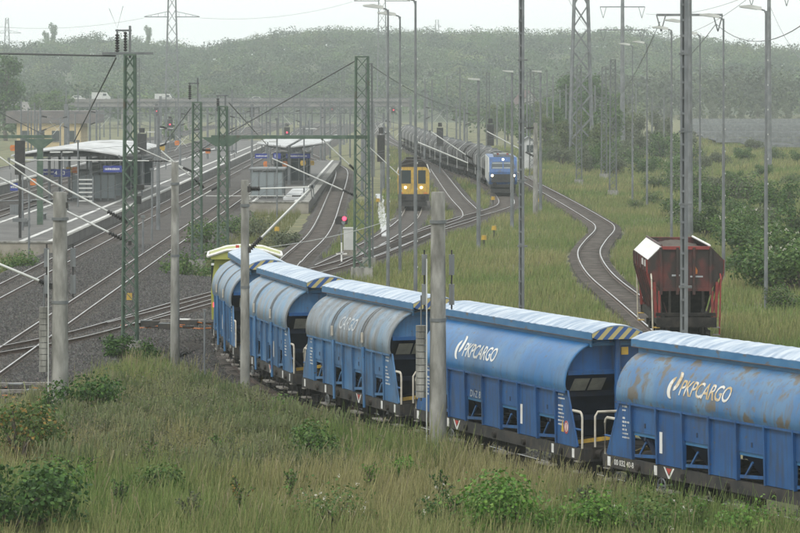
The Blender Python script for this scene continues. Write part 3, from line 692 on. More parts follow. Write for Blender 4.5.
    b = MB(); b.cyl((-0.9,-0.85,0.72),(0.2,-0.85,0.72),0.2,12); b.bx(0.5,1.1,-1.1,-0.8,0.5,0.86); b.bx(-2.0,-1.6,-1.2,-0.9,0.52,0.86); b.build('brake_gear','under',fr)
    for s in (-1,):
        for xk in (-half*0.45,half*0.12,half*0.62):
            b = MB(); b.bx(xk-.45,xk+.45,-1.55,-1.25,0.50,0.55); b.build('step','step',root)
            for hx_ in (-.4,.4): b = MB(); b.bar((xk+hx_,-1.45,.52),(xk+hx_,-1.38,.9),0.03); b.build('step_hanger','under',root)
        for xk in (-e+1.0,-e+3.4,0.2,2.4,e-0.3):
            b = MB(); b.tube([(xk,-1.40,1.0),(xk,-1.50,1.0)],[0.11,0.09],10); b.build('frame_boss','under',root)
        hx = -e+2.35; b = MB()
        ring = [(hx+0.2*math.cos(R(a)),-1.50,0.66+0.2*math.sin(R(a))) for a in range(0,361,24)]
        b.tube(ring,0.022,6,cap=False); b.bar((hx-.2,-1.5,.66),(hx+.2,-1.5,.66),0.03); b.bar((hx,-1.5,.46),(hx,-1.5,.86),0.03); b.cyl((hx,-1.5,.66),(hx,-1.2,.66),0.03,6); b.build('brake_wheel','galv_dark',root)
    if marks:
        y = -1.424
        for xk, kd in ((-e+1.9,'w'),(-half+.35,'w'),(half-.5,'w'),(e-0.95,'w')):
            b = MB(); b.bx(xk-.08,xk+.08,y-.004,y,0.90,1.16); b.build('frame_plate','white',fr)
        for xk in ((-e+2.6,) if not B else (1.1,)):
            b = MB(); b.add([(xk-.28,y,1.17),(xk-.20,y,1.17),(xk+.0,y,.93),(xk+.20,y,1.17),(xk+.28,y,1.17),(xk+.04,y,.87),(xk-.04,y,.87)],[(0,1,2,6),(2,5,6),(2,3,4,5)]); b.build('load_mark','white',fr)
            b = MB(); b.add([(xk-.15,y-.003,1.15),(xk+.15,y-.003,1.15),(xk,y-.003,.98)],[(0,2,1)]); b.build('load_mark','red',fr)
    buffers(root, L/2-0.62)
    for q in (-1,1):
        b = MB(); b.tube([(q*(half),0,1.0),(q*(half+.35),0,1.0),(q*(half+.5),0,.92),(q*(half+.58),0,.7)],0.05,7); b.tube([(q*half,0.35,.95),(q*(half+.2),0.35,.7),(q*(half+.45),0.2,.62)],0.03,6); b.build('coupling','under',root)
        bogie(root, q*px_)
    # lettering and emblem laid on the curved shell
    if letters:
        txt, x0, size, m_ = letters; cy,cz,ry,rz_ = (0.28,2.66,1.225,1.20) if B else (0.30,2.60,1.205,1.24)
        def onshell(u, v):
            t = R(13)+v/1.22; return (x0+u, -(cy+(ry+.048)*math.cos(t)), cz+(rz_+.048)*math.sin(t))
        vs, fs = text_pts(txt, size, shear=0.22, space=0.92, xs=0.86)
        mapped('lettering', [(x+(0.56 if not B else 0),y) for x,y in vs], fs, onshell, m_, root, cuts=0.07)
        if not B:                       # the emblem: two opposed hooked strokes
            def stroke(cx, cyy, r0, r1, a0, a1, n=14):
                o_, i_ = [], []
                for k in range(n+1):
                    a = R(a0+(a1-a0)*k/n); wd = (r1-r0)*math.sin(math.pi*(0.12+0.88*k/n))**0.7
                    o_.append((cx+r1*math.cos(a), cyy+r1*1.25*math.sin(a))); i_.append((cx+(r1-wd)*math.cos(a), cyy+(r1-wd)*1.25*math.sin(a)))
                vs = o_+i_; return vs, [(k,k+1,n+2+k,n+1+k) for k in range(n)]
            for prm in ((0.20,0.17,0.06,0.24,95,285),(0.27,0.36,0.05,0.22,-95,105)):
                vs, fs = stroke(*prm); mapped('emblem', [(x+0.1*y,y) for x,y in vs], fs, onshell, m_, root, cuts=0.07)
    for ch in root.children_recursive:          # proportions: taller lower side above the frame
        if ch.type == 'MESH' and ch.name.split('.')[0] not in ('bogie','wheelset','buffer'):
            for v in ch.data.vertices:
                z = v.co.z; v.co.z = z if z < 1.22 else (1.22+(z-1.22)*1.27 if z < 2.46 else z+.335)
    root.location.z = train_drop(root.location.y)
    return root

s0 = s_at_y('train', 93.6) + 1.1
p, a = seat('train', s0-7.0, 4.5)
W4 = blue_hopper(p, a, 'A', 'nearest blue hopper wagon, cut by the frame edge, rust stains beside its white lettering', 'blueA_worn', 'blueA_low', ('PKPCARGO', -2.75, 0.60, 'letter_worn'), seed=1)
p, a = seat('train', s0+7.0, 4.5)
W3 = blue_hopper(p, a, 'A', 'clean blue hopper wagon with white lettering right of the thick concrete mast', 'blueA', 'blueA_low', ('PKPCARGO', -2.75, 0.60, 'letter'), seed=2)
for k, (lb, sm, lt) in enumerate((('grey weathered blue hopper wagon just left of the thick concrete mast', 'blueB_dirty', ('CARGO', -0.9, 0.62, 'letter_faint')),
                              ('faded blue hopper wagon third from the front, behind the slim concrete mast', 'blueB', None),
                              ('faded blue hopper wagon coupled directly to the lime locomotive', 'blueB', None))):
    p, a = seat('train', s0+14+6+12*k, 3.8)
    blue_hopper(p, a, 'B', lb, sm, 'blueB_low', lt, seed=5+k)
END = s0+14+36
# writing on the nearest wagon's frame
vs, fs = text_pts('00 032 40-8', 0.22); mapped('frame_number', vs, fs, lambda u,v: (-5.75+u,-1.4245,0.96+v), 'letter', W4)
vs, fs = text_pts('DVZ 8', 0.30, shear=0.1); mapped('chalk_mark', vs, fs, lambda u,v: (-1.75+u,-1.424,2.0+v), 'letter_faint', W3)

# ---------------------------------------------------------------- lime shunting locomotive
p, a = seat('train', END+8.2, 5.0)
p = (p[0],p[1],train_drop(p[1])+.0)
lo = empty('locomotive', p, a, 'lime green shunting locomotive with white cab roof rim at the train head', 'locomotive')
b = MB(); b.bx(-7.4,7.4,-1.45,1.45,0.85,1.35); b.build('underframe','frame',lo)
b = MB(); b.prism([(-0.95,1.35),(0.95,1.35),(0.95,3.0),(0.75,3.2),(-0.75,3.2),(-0.95,3.0)],'x',-7.1,3.2); b.build('engine_hood','lime',lo)
b = MB(); b.prism([(-0.9,1.35),(0.9,1.35),(0.9,2.5),(0.7,2.7),(-0.7,2.7),(-0.9,2.5)],'x',6.0,7.2); b.build('short_hood','lime',lo)
b = MB(); b.prism([(-1.45,1.35),(1.45,1.35),(1.48,2.6),(1.32,4.0),(-1.32,4.0),(-1.48,2.6)],'x',3.2,6.0); cb = b.build('cab','lime',lo)
b = MB(); b.prism([(-1.55,4.18),(-0.8,4.40),(0,4.47),(0.8,4.40),(1.55,4.18),(1.45,4.0),(-1.45,4.0)],'x',3.0,6.3); rf_ = b.build('cab_roof','lime',lo)
b = MB(); b.tube([(6.32,-1.62,4.14),(6.32,-.8,4.40),(6.32,0,4.47),(6.32,.8,4.40),(6.32,1.62,4.14)],.07,6); b.build('roof_rim','white',rf_)
b = MB(); b.tube([(2.98,-1.62,4.14),(2.98,-.8,4.40),(2.98,0,4.47),(2.98,.8,4.40),(2.98,1.62,4.14)],.07,6); b.build('roof_rim','white',rf_)
for s in (-1,1): b = MB(); b.tube([(2.98,s*1.62,4.14),(6.32,s*1.62,4.14)],.06,6); b.build('roof_rim','white',rf_)
for s in (-1,1):
    b = MB(); b.add([(6.004,s*0.18,2.9),(6.004,s*1.22,2.9),(6.004,s*1.12,3.75),(6.004,s*0.18,3.75)],[(0,1,2,3)]); b.build('cab_window','glass_pale',cb)
    b = MB(); b.bx(3.7,5.5,s*1.40-.08,s*1.40+.08,2.9,3.7); b.build('cab_window','glass',cb)
    b = MB(); b.bx(6.01,6.06,s*1.30-.08,s*1.30+.08,1.9,2.1); b.build('tail_lamp','lamp_red',lo)
b = MB(); b.bx(5.3,5.5,-0.4,-0.25,4.45,4.58); b.build('roof_horn','red',lo)
for q in (-1,1): bogie(lo, q*4.6, 2.2)
buffers(lo, 7.4)

# ---------------------------------------------------------------- rust-red hopper wagon on the siding
p = on_track('siding', s_at_y('siding', 147.6)); q_ = on_track('siding', s_at_y('siding', 143.0))
rw = empty('hopper_wagon', (p[0],p[1],0), math.atan2(q_[1]-p[1], q_[0]-p[0]), 'rust-red open hopper wagon with sky reflection painted on one flap standing alone on the siding', 'freight wagon')
hl = 4.3; ov = [(1.12,2.55),(1.62,3.12),(1.64,3.72),(1.06,4.30)]
for s in (-1,1):
    b = MB(); b.shell([[(x,s*1.10,2.5),(x,s*1.62,3.12),(x,s*1.64,3.70)] for x in (-hl,0,hl)],0.04*s); sd = b.build('side_wall','redwagon',rw)
    b = MB(); b.shell([[(x,s*1.645,3.72),(x,s*1.06,4.31)] for x in (-hl-.03,0,hl+.03)],0.04*s); b.build('upper_flap','white' if s == -1 else 'redwagon',rw)  # flap on the visible side is white: sky reflection put into its colour
    b = MB(); b.tube([(-hl,s*1.05,4.33),(hl,s*1.05,4.33)],0.05,8); b.build('top_rim','white' if s == 1 else 'redwagon',rw)
    b = MB(); b.shell([[(x,s*1.10,2.5),(x,s*0.7,1.25)] for x in (-hl+.6,hl-.6)],0.04*s); b.build('lower_slope','redwagon',rw)
    for k in range(6):
        x = -hl+.2+k*(2*hl-.4)/5; b = MB(); b.bar((x,s*1.12,1.25),(x,s*1.64,3.1),0.09,0.10); b.bar((x,s*1.66,3.1),(x,s*1.68,3.7),0.09,0.06); b.build('side_rib','redbright' if k == 5 else 'redwagon',rw)
    for k in range(3):
        b = MB(); b.bx(hl-1.9-k*.9,hl-1.3-k*.9,s*1.655-.01,s*1.655+.01,3.35,3.62); b.build('data_plate','white',sd)
for q in (-1,1):
    x = q*hl; pr = [(-1.10,2.40),(-1.62,3.12),(-1.64,3.72),(-1.05,4.29),(1.05,4.29),(1.64,3.72),(1.62,3.12),(1.10,2.40)]
    b = MB(); b.prism(pr,'x',x-.03,x+.03); en = b.build('end_wall','redwagon',rw)
    for yk in (-1.08,-0.36,0.36,1.08): b = MB(); b.bx(x+q*.02,x+q*.14,yk-.06,yk+.06,2.2,4.25); b.build('end_post','redwagon',en)
    b = MB(); b.bx(x+q*.02,x+q*.12,-1.06,1.06,4.16,4.30); b.build('top_rail','redbright',en)
    b = MB(); b.bx(x+q*.02,x+q*.11,-1.10,1.10,2.36,2.48); b.build('middle_rail','redwagon',en)
    b = MB(); b.add([(x,-1.1,2.4),(x,1.1,2.4),(x-q*1.3,.9,1.2),(x-q*1.3,-.9,1.2)],[(0,1,2,3)]); b.build('end_slope','under',en)
    for yk in (-1.15,-0.7,0.15,0.75,1.15): b = MB(); b.bx(x+q*.02,x+q*.12,yk-.05,yk+.05,1.2,2.36); b.build('end_leg','redbright' if abs(yk) > 1 else 'under',rw)
    b = MB(); b.bx(x+q*.1,x+q*.2,-1.3,1.3,1.28,1.42); b.build('platform_edge','under',rw)
    for s in (-1,1):
        b = MB(); b.bar((x+q*.05,s*1.30,1.2),(x+q*.05,s*1.36,2.75),.09,.12); b.build('corner_post','redbright',rw)
        b = MB(); b.tube([(x+q*.3,s*1.44,0.5),(x+q*.3,s*1.50,2.9),(x+q*.02,s*1.50,3.1)],0.035,6); b.build('handrail','redbright' if s == 1 else 'rail_hand',rw)
        b = MB(); b.bx(x+q*.1,x+q*.5,s*1.3-.15,s*1.3+.15,0.46,0.5); b.bx(x+q*.1,x+q*.5,s*1.3-.15,s*1.3+.15,0.78,0.82); b.build('step','yellow' if s == -1 else 'step',rw)
b = MB(); b.prism([(.36,3.1),(.50,3.1),(.52,3.25),(.43,3.42),(.34,3.25)],'x',hl+.032,hl+.036); b.build('flame_mark','orange',rw)
for y0,y1,zz in ((-.6,-.1,3.0),(.2,.75,2.95)):
    b = MB(); b.bx(hl+.031,hl+.035,y0,y1,zz,zz+.07); b.build('worn_lettering','letter_faint',rw)
rows = [[(x,y,4.02+0.14*math.cos(y*1.5)+0.05*math.sin(x*3+y*4)) for y in np.linspace(-1.1,1.1,9)] for x in np.linspace(-hl+.05,hl-.05,22)]
b = MB(); b.sheet(rows); b.build('load','cargo',rw,smooth=True)
b = MB(); b.bx(-hl-.5,hl+.5,-1.25,-1.1,0.9,1.22); b.bx(-hl-.5,hl+.5,1.1,1.25,0.9,1.22); b.bx(hl+.4,hl+.52,-1.3,1.3,0.82,1.24); b.bx(-hl-.52,-hl-.4,-1.3,1.3,0.82,1.24); b.bx(-hl,hl,-.9,.9,1.0,1.3); b.bx(-1.5,1.5,-.8,.8,.5,1.0); b.build('underframe','under',rw)
for q in (-1,1): bogie(rw, q*2.9)
buffers(rw, hl+.5)

# ---------------------------------------------------------------- blue electric locomotive
sL = s_at_y('ladder', 341)
def pose(key, y, dy=4.0):
    p, q = on_track(key, s_at_y(key, y)), on_track(key, s_at_y(key, y-dy)); return (p[0],p[1],0), math.atan2(q[1]-p[1], q[0]-p[0])
p, a = pose('ladder', 349)
el = empty('locomotive', p, a, 'blue electric locomotive with three lit headlights pulling the tank wagons', 'locomotive')
b = MB(); b.prism([(-9,1.05),(9.1,1.05),(9.3,1.5),(9.25,2.35),(8.75,3.45),(8.3,3.85),(-9,3.85)],'y',-1.42,1.42); bd = b.build('body','loco_blue',el)
for s in (-1,1):
    b = MB(); b.prism([(-9,1.3),(8.7,1.3),(8.9,2.3),(8.45,3.4),(8.1,3.78),(-9,3.78)],'y',s*1.42,s*1.50); b.build('side_panel','galv_light',el)
b = MB(); b.add([(9.31,-1.2,1.30),(9.31,1.2,1.30),(9.29,1.2,2.12),(9.29,-1.2,2.12)],[(0,1,2,3)]); b.build('front_grille','black',el)
def FP(z): return 9.25+(8.75-9.25)*(z-2.35)/1.1+.012
b = MB(); b.add([(FP(2.68),-1.2,2.68),(FP(2.68),1.2,2.68),(FP(3.36),1.12,3.36),(FP(3.36),-1.12,3.36)],[(0,1,2,3)]); ws = b.build('windscreen','glass',el)
for z0 in (2.70,3.18):
    b = MB(); b.add([(FP(z0)+.01,-1.12,z0),(FP(z0)+.01,1.12,z0),(FP(z0+.13)+.01,1.1,z0+.13),(FP(z0+.13)+.01,-1.1,z0+.13)],[(0,1,2,3)]); b.build('windscreen_strip','glass_pale',ws)
b = MB(); b.bar((FP(2.7)+.02,0,2.68),(FP(3.36)+.02,0,3.36),0.12,0.03); b.build('windscreen_pillar','loco_blue',ws)
for y, z, r_, x in ((-1.12,1.98,.115,9.32),(1.12,1.98,.115,9.32),(0,3.62,.11,8.62)):
    b = MB(); b.tube([(x,y,z),(x+.06,y,z)],[r_,r_*.9],14); b.build('headlight','lamp_on',el)
b = MB(); b.bx(8.7,9.35,-1.3,1.3,0.78,1.08); b.bx(8.9,9.5,-1.25,1.25,.22,.6); b.bx(-8.6,8.6,-1.3,1.3,.55,1.04); b.build('underframe','black',el)
b = MB()
for s in (-.5,.5): b.bar((6.6,s,3.88),(5.2,s*1.2,4.25),.06); b.bar((5.2,s*1.2,4.25),(6.8,s*.8,4.42),.05)
b.bx(6.7,6.9,-.9,.9,4.4,4.46); b.build('pantograph','galv_dark',el)
b = MB(); b.bx(6.3,7.6,-.95,.95,3.85,4.05); b.bx(-3,4.6,-.8,.8,3.85,4.08); b.build('roof_gear','galv_dark',el)
for s in (-1,1): b = MB(); b.bx(7.0,7.3,s*.5-.1,s*.5+.1,4.06,4.24); b.build('roof_insulator','redbright',el)
for q in (-1,1): bogie(el, q*4.7, 2.6)
buffers(el, 9.3)

# ---------------------------------------------------------------- grey tank wagons behind it
tw = empty('tank_wagon', (0,0,0), 0, 'tank', 'freight wagon', 'grey tank wagons behind the blue locomotive')
b = MB(); b.tube([(-6.5,0,2.62),(-6.3,0,2.62),(-5.9,0,2.62),(5.9,0,2.62),(6.3,0,2.62),(6.5,0,2.62)],[.5,1.1,1.42,1.42,1.1,.5],24); b.build('tank','tank',tw,smooth=True)
for k in range(6):
    x = -5.5+k*2.2; b = MB(); b.tube([(x,1.47*math.cos(R(t)),2.62+1.47*math.sin(R(t))) for t in range(-20,201,20)],.055,6); b.build('tank_band','tank_band',tw,smooth=True)
b = MB(); b.bx(-6.7,6.7,-1.3,-1.1,.9,1.2); b.bx(-6.7,6.7,1.1,1.3,.9,1.2); b.bx(6.6,6.75,-1.3,1.3,.85,1.2); b.bx(-6.75,-6.6,-1.3,1.3,.85,1.2); b.build('underframe','under',tw)
b = MB(); b.bx(-1.8,1.8,-.35,.35,4.1,4.16); b.cyl((0,0,3.98),(0,0,4.30),.32,12); b.build('walkway','galv_dark',tw)
b = MB()
for s in (-.2,.2): b.bar((s,-1.5,1.0),(s,-1.5,3.2),.04); b.bar((s,-1.5,3.2),(s,-.4,4.15),.04)
for k in range(8): b.bar((-.2,-1.5,1.1+.28*k),(.2,-1.5,1.1+.28*k),.03)
b.build('ladder','galv_light',tw)
for q in (-1,1): bogie(tw, q*4.7); 
buffers(tw, 6.75)
ordn = ['first','second','third','fourth','fifth','sixth','seventh','eighth','ninth','tenth','eleventh','twelfth','thirteenth','fourteenth','fifteenth','sixteenth']
for k in range(16):
    t = tw if k == 0 else copy_tree(tw)
    yk = 366.6+k*14.6; p, a = pose('ladder', yk); t.location = p; t.rotation_euler = (0,0,a)
    t['label'] = 'grey tank wagon with pale bands, %s behind the blue locomotive' % ordn[k]

# ---------------------------------------------------------------- yellow track machine
p, a = pose('service', 308)
ym = empty('track_machine', p, a, 'yellow rail maintenance vehicle with dark roof and two lit headlights', 'rail vehicle')
b = MB(); b.prism([(-1.42,1.35),(1.42,1.35),(1.46,2.6),(1.40,3.55),(1.12,3.80),(-1.12,3.80),(-1.40,3.55),(-1.46,2.6)],'x',-6,7.0); b.build('cab','yellow',ym)
b = MB(); b.prism([(-1.53,3.3),(-1.50,3.62),(-1.2,4.05),(-.75,4.45),(.75,4.45),(1.2,4.05),(1.50,3.62),(1.53,3.3),(1.42,3.3),(1.40,3.56),(1.12,3.81),(-1.12,3.81),(-1.40,3.56),(-1.42,3.3)],'x',-6.2,6.7); b.build('roof','under',ym)
for s in (-1,1):
    b = MB(); b.tube([(6.72,s*1.52,3.3),(6.72,s*1.22,4.08)],.05,6); b.build('gutter','white',ym)
    b = MB(); y0,y1 = (-1.08,-.22) if s == -1 else (.42,1.12)
    b.bx(7.0,7.012,y0,y1,2.30,3.52); wn = b.build('front_window','glass',ym)
    b = MB(); b.bx(7.008,7.02,y0-.06,y1+.06,2.22,2.30); b.bx(7.008,7.02,y0-.06,y1+.06,3.52,3.60); b.bx(7.008,7.02,y0-.08,y0,2.3,3.52); b.bx(7.008,7.02,y1,y1+.08,2.3,3.52); b.build('window_frame','yellow',wn)
    b = MB(); b.tube([(7.0,s*.72,1.95),(7.08,s*.72,1.95)],[.115,.11],14); b.build('headlight','lamp_on',ym)
    b = MB(); b.bx(7.0,7.03,s*1.1-.16,s*1.1+.16,1.38,1.5); b.build('marker_plate','orange',ym)
b = MB(); b.bx(-6.4,7.1,-1.4,1.4,.75,1.34); b.bx(6.6,7.3,-1.25,1.25,.25,.7); b.build('underframe','black',ym)
b = MB(); b.bx(1.5,3.5,-.7,.7,4.45,4.62); b.build('roof_box','under',ym)
for q in (-1,1): bogie(ym, q*4.2)
buffers(ym, 7.0)
# ---------------------------------------------------------------- masts
def lattice(pos, h, wb, wt, m, label, cat='catenary mast', group=None, bay=None, th=0.07, name='lattice_mast', head=None, rz=0.0, parts=True):
    root = empty(name, pos, rz, label, cat, group)
    bay = bay or (wb+wt)/2*1.15; n = max(3, int(h/bay))
    W = lambda z: wb+(wt-wb)*z/h
    for sx in (-1,1):
        for sy in (-1,1):
            b = MB(); b.bar((sx*W(0)/2,sy*W(0)/2,-.5),(sx*W(h)/2,sy*W(h)/2,h),th,th); b.build('corner_post',m,root)
    acc = MB()
    for k in range(n):
        z0, z1 = h*k/n, h*(k+1)/n; b = MB() if parts else acc; a0, a1 = W(z0)/2, W(z1)/2; f = 1 if k % 2 else -1
        for s in (-1,1):
            b.bar((-f*a0,s*a0,z0),(f*a1,s*a1,z1),th*.8,th*.4)
            b.bar((f*a0,s*(a0+th*.2),z0),(-f*a1,s*(a1+th*.2),z1),th*.8,th*.4)
            b.bar((s*a0,f*a0,z0),(s*a1,-f*a1,z1),th*.4,th*.8)
        if parts: b.build('lattice_bay',m,root)
    if not parts: acc.build('lattice_bracing',m,root)
    b = MB(); b.box((0,0,h),(wt+.12,wt+.12,.08)); b.build('top_plate',m,root)
    if wb > .45: b = MB(); b.box((0,0,-.2),(wb+.35,wb+.35,.95)); b.build('footing','concrete',root)
    return root
def insulator(a, c, m='black', name='insulator', parent=None, r=.075):
    a, c = Vector(a), Vector(c); b = MB(); n = 7; pts, rs = [], []
    for k in range(n):
        for f, q in ((0,.45),(.35,1),(.6,1),(.95,.45)): pts.append(a+(c-a)*((k+f)/n)); rs.append(r*q)
    b.tube(pts, rs, 8); return b.build(name, m, parent, smooth=True)
def rel(p, root): return Vector(p)-root.location
def cantilever(d, base, tip, label, ins=.16, r=.045, m='galv_light', brace=None, group='catenary cantilever arms'):
    """registration arm: insulator at the mast, then a pale tube; points given in the picture at the mast's own distance"""
    A, T = at(*base, d), at(*tip, d); root = empty('cantilever_arm', A, 0, label, 'cantilever', group)
    A, T = Vector((0,0,0)), T-A; I = A+(T-A)*ins
    insulator(A+(T-A)*.02, I, parent=root, r=.10)
    b = MB(); b.tube([I,T], r, 8); b.build('arm_tube',m,root,smooth=True)
    b = MB(); b.box(A,(.14,.2,.2)); b.build('hinge','black',root)
    b = MB(); b.box(T,(.12,.1,.12)); b.tube([T,T+Vector((.04,0,-.45))],.02,5); b.build('dropper_clamp','galv_dark',root)
    return root

# concrete masts along the train
def concrete_mast(px, pt, pb, wpx, label, boxes=False, weights=False, clamp=True):
    g = G(px, pb); s = FPX/g.y; h = CH-(pt-HY)/s; rb = wpx/s/2
    root = empty('concrete_mast', g, 0, label, 'catenary mast', 'concrete catenary masts beside the train')
    b = MB(); b.tube([(0,0,-.8),(0,0,0),(0,0,h*.5),(0,0,h-.03),(0,0,h)],[rb*1.02,rb,rb*.88,rb*.76,rb*.70],20); b.build('shaft','concrete',root,smooth=40)
    if clamp:
        for z in (h-.9,h*.52): b = MB(); b.tube([(0,0,z-.05),(0,0,z+.05)],rb*.95,18); b.build('clamp_band','galv_dark',root)
    if boxes:
        for sx in (-1,1):
            for z in (h-2.2,h-3.1):
                b = MB(); b.box((sx*(rb+.14),-.05,z),(.16,.2,.62)); b.build('stay_weight','galv',root)
                b = MB(); b.tube([(sx*(rb+.14),-.05,z-.45),(sx*(rb+.14),-.05,z+.45)],.03,6); b.build('stay_rod','black',root)
    if weights:
        sx = weights; zt = h*.50
        for k in range(11): b = MB(); b.tube([(sx*(rb+.24),0,zt-.2*k-.19),(sx*(rb+.24),0,zt-.2*k-.012)],[.16,.16],12); b.build('balance_weight','concrete',root)
        b = MB(); b.tube([(sx*(rb+.24),0,zt-2.3),(sx*(rb+.24),0,zt+.9)],.025,6); b.build('weight_rod','galv_dark',root)
        b = MB(); b.tube([(sx*(rb+.07),-.2,-.3),(sx*(rb+.07),-.2,h*.75)],.022,6); b.build('guide_rod','galv_light',root)
    return root
concrete_mast(60,192,421,18,'leftmost thick concrete mast standing in the bushes with small boxes on it',boxes=True,weights=-1)
concrete_mast(175,162,357,9.5,'slim concrete mast at the end of the ballast beside the bushy lattice mast')
concrete_mast(245,180,403,10,'slim concrete mast in front of the third hopper wagon')
concrete_mast(438,192,458,18,'thickest concrete mast standing in the grass between two wagon lengths',boxes=True,weights=-1)
concrete_mast(535.5,123,212,5.5,'slender concrete mast right of the blue locomotive',clamp=False)
b = MB(); g = G(204.5,390); b.tube([(0,0,-.5),(0,0,2.95)],.035,8); b.box((0,0,2.97),(.14,.1,.04))
o = tag(b.build('marker_post','galv',loc=g),'thin grey steel post in the ballast left of the hopper train','post')

# green lattice masts
g130 = G(130,347)
m130 = lattice(g130, 12.6, .62, .40, 'green_steel', 'tall green lattice mast with a bushy foot left of the train', bay=.62, th=.085, group='green lattice masts')
b = MB(); b.box((-.55,0,13.15),(.08,.08,1.1)); b.box((.0,0,13.15),(.1,.12,1.4)); b.box((-.28,0,13.65),(.7,.1,.08)); b.box((-.1,0,12.66),(2.2,.14,.1)); b.build('head_frame','galv_dark',m130)
insulator((-.55,0,12.72),(-.55,0,13.5),parent=m130,r=.1); insulator((-.2,0,12.75),(-.2,0,13.6),parent=m130,r=.08)
b = MB(); b.tube([(-.9,0,14.6),(-.55,0,13.75),(-.3,0,14.7)],.012,5); b.build('antenna','galv',m130)
b = MB(); b.box((.42,-.1,6.9),(.4,.3,.22)); b.build('cable_clamp','black',m130); b = MB(); b.box((.35,-.1,6.35),(.3,.3,.35)); b.build('cable_clamp','black',m130)
b = MB(); b.box((0,-.33,2.2),(.24,.02,.3)); b.build('number_plate','yellow',m130)
g362 = G(362,272)
m362 = lattice(g362, 13.0, .95, .72, 'green_steel', 'green lattice portal mast right of the island platform', bay=.85, th=.11, group='green lattice masts')
g225 = Vector((-10.7, g362.y, 0))
m225 = lattice(g225, 10.0, .62, .48, 'green_steel', 'green portal post left of the curved track beyond the lime locomotive', bay=.7, th=.10, group='green lattice masts')
b = MB(); b.box((-.3,0,10.2),(.08,.1,.9)); b.box((.15,0,10.2),(.1,.1,.9)); b.box((-.05,0,10.65),(.7,.1,.08)); b.build('head_frame','galv_dark',m225); insulator((-.3,0,9.7),(-.3,0,10.5),parent=m225,r=.1)
# portal beam carried by the two
bp = empty('portal_beam', (g225.x, g362.y, 8.15), 0, 'green steel portal beam spanning between the two lattice posts', 'beam')
b = MB(); L = g362.x-g225.x; b.bx(-.7,L+.4,-.2,.2,-.11,.11); b.build('girder','green_steel',bp)
b = MB(); b.prism([(-1.3,.0),(1.3,.0),(.45,-.55),(-.45,-.55)],'y',-.27,-.22); b.build('knee_bracket','green_steel',bp)
for k in range(5):
    x = 1.2+k*(L-2.0)/4; b = MB(); b.bx(x-.05,x+.05,-.215,-.205,-.105,.105); b.build('stiffener','green_steel',bp)
g197 = G(197,264)
m197 = lattice(g197, 10.2, .62, .50, 'green_steel', 'green lattice mast with head insulator left of the portal post', bay=.6, th=.085, group='green lattice masts')
b = MB(); b.box((-.45,0,10.9),(.08,.1,1.1)); b.box((.05,0,11.0),(.1,.1,1.5)); b.box((-.2,0,11.4),(.7,.1,.08)); b.build('head_frame','galv_dark',m197); insulator((-.45,0,10.4),(-.45,0,11.3),parent=m197,r=.11)
# left portal
g40 = Vector((-27.7,254,.55)); 
lp = empty('portal_frame', g40, 0, 'green portal post and beam on the long platform at the left frame edge', 'portal', 'green lattice masts')
b = MB(); b.bx(-.22,.22,-.22,.22,0,6.6); b.build('post','green_steel',lp); b = MB(); b.prism([(-1.2,6.6),(1.2,6.6),(.3,5.9),(-.3,5.9)],'y',-.25,.25); b.build('knee_bracket','green_steel',lp)
b = MB(); b.bx(-9,.9,-.2,.2,6.65,6.9); b.build('girder','green_steel',lp)
# grey lattice masts farther off
for px,pt,pb,wp,lb in ((369,64,262,7,'grey lattice mast just behind the green portal mast'),(613,60,193,6,'grey lattice mast on the meadow left of the lamp row'),(579,65,182,5,'grey lattice mast in front of the large pylon'),(606-2,67,176,5,'grey lattice mast between the large pylon and the double-arm pole'),
                       (532,70,178,4.5,'grey lattice mast behind the slender concrete mast'),(488,73,170,3.5,'grey lattice mast beyond the tank wagons'),(305,74,140,3.2,'hazy lattice mast above the island platform roof'),(343,72,142,3.0,'hazy lattice mast left of the green portal mast'),(138,58,150,3.4,'hazy lattice mast beyond the long platform roof')):
    g = G(px,pb); s = FPX/g.y; lattice(g, CH-(pt-HY)/s, wp/s*1.15, wp/s*.8, 'galv_dark', lb, th=.08, parts=s > 8.5, group='grey lattice masts')

# double-channel steel masts (two channels tied by batten plates), tops above the frame
def channel_mast(px, pb, top, wpx, label):
    g = G(px,pb); s = FPX/g.y; w_ = wpx/s; root = empty('channel_mast', g, 0, label, 'mast', 'double-channel steel masts')
    n = int((top+.3)/.62)
    b = MB(); b.bx(-w_/2,-w_/2+.07,-.1,.1,-.5,top); b.build('channel','galv',root)
    b = MB(); b.bx(w_/2-w_*.5,w_/2,-.12,.12,-.5,top); b.build('channel','galv',root)
    b = MB(); b.bx(-w_/2+.07,0,.02,.06,-.5,top); b.build('web','galv_dark',root)
    for k in range(n): z = .2+k*.62; b = MB(); b.bx(-w_/2-.01,0.0,-.125,-.105,z,z+.09); b.build('batten','galv',root)
    for z in (3.2,6.5,9.4,12.5): b = MB(); b.bx(-w_/2-.05,w_/2+.16,-.14,.13,z,z+.08); b.build('clamp','galv_dark',root)
    b = MB(); b.tube([(0,0,top-.05),(.3,0,top+.35),(1.3,0,top+.5)],.05,8); b.build('lamp_arm','galv',root); b = MB(); b.box((1.7,0,top+.5),(.9,.3,.14)); b.build('lamp_head','galv_light',root)
    return root
channel_mast(521.5,311,18.0,5.6,'double-channel steel mast rising behind the clean blue wagon roof')
channel_mast(684,368,18.0,7.4,'double-channel steel mast in front of the red hopper wagon')

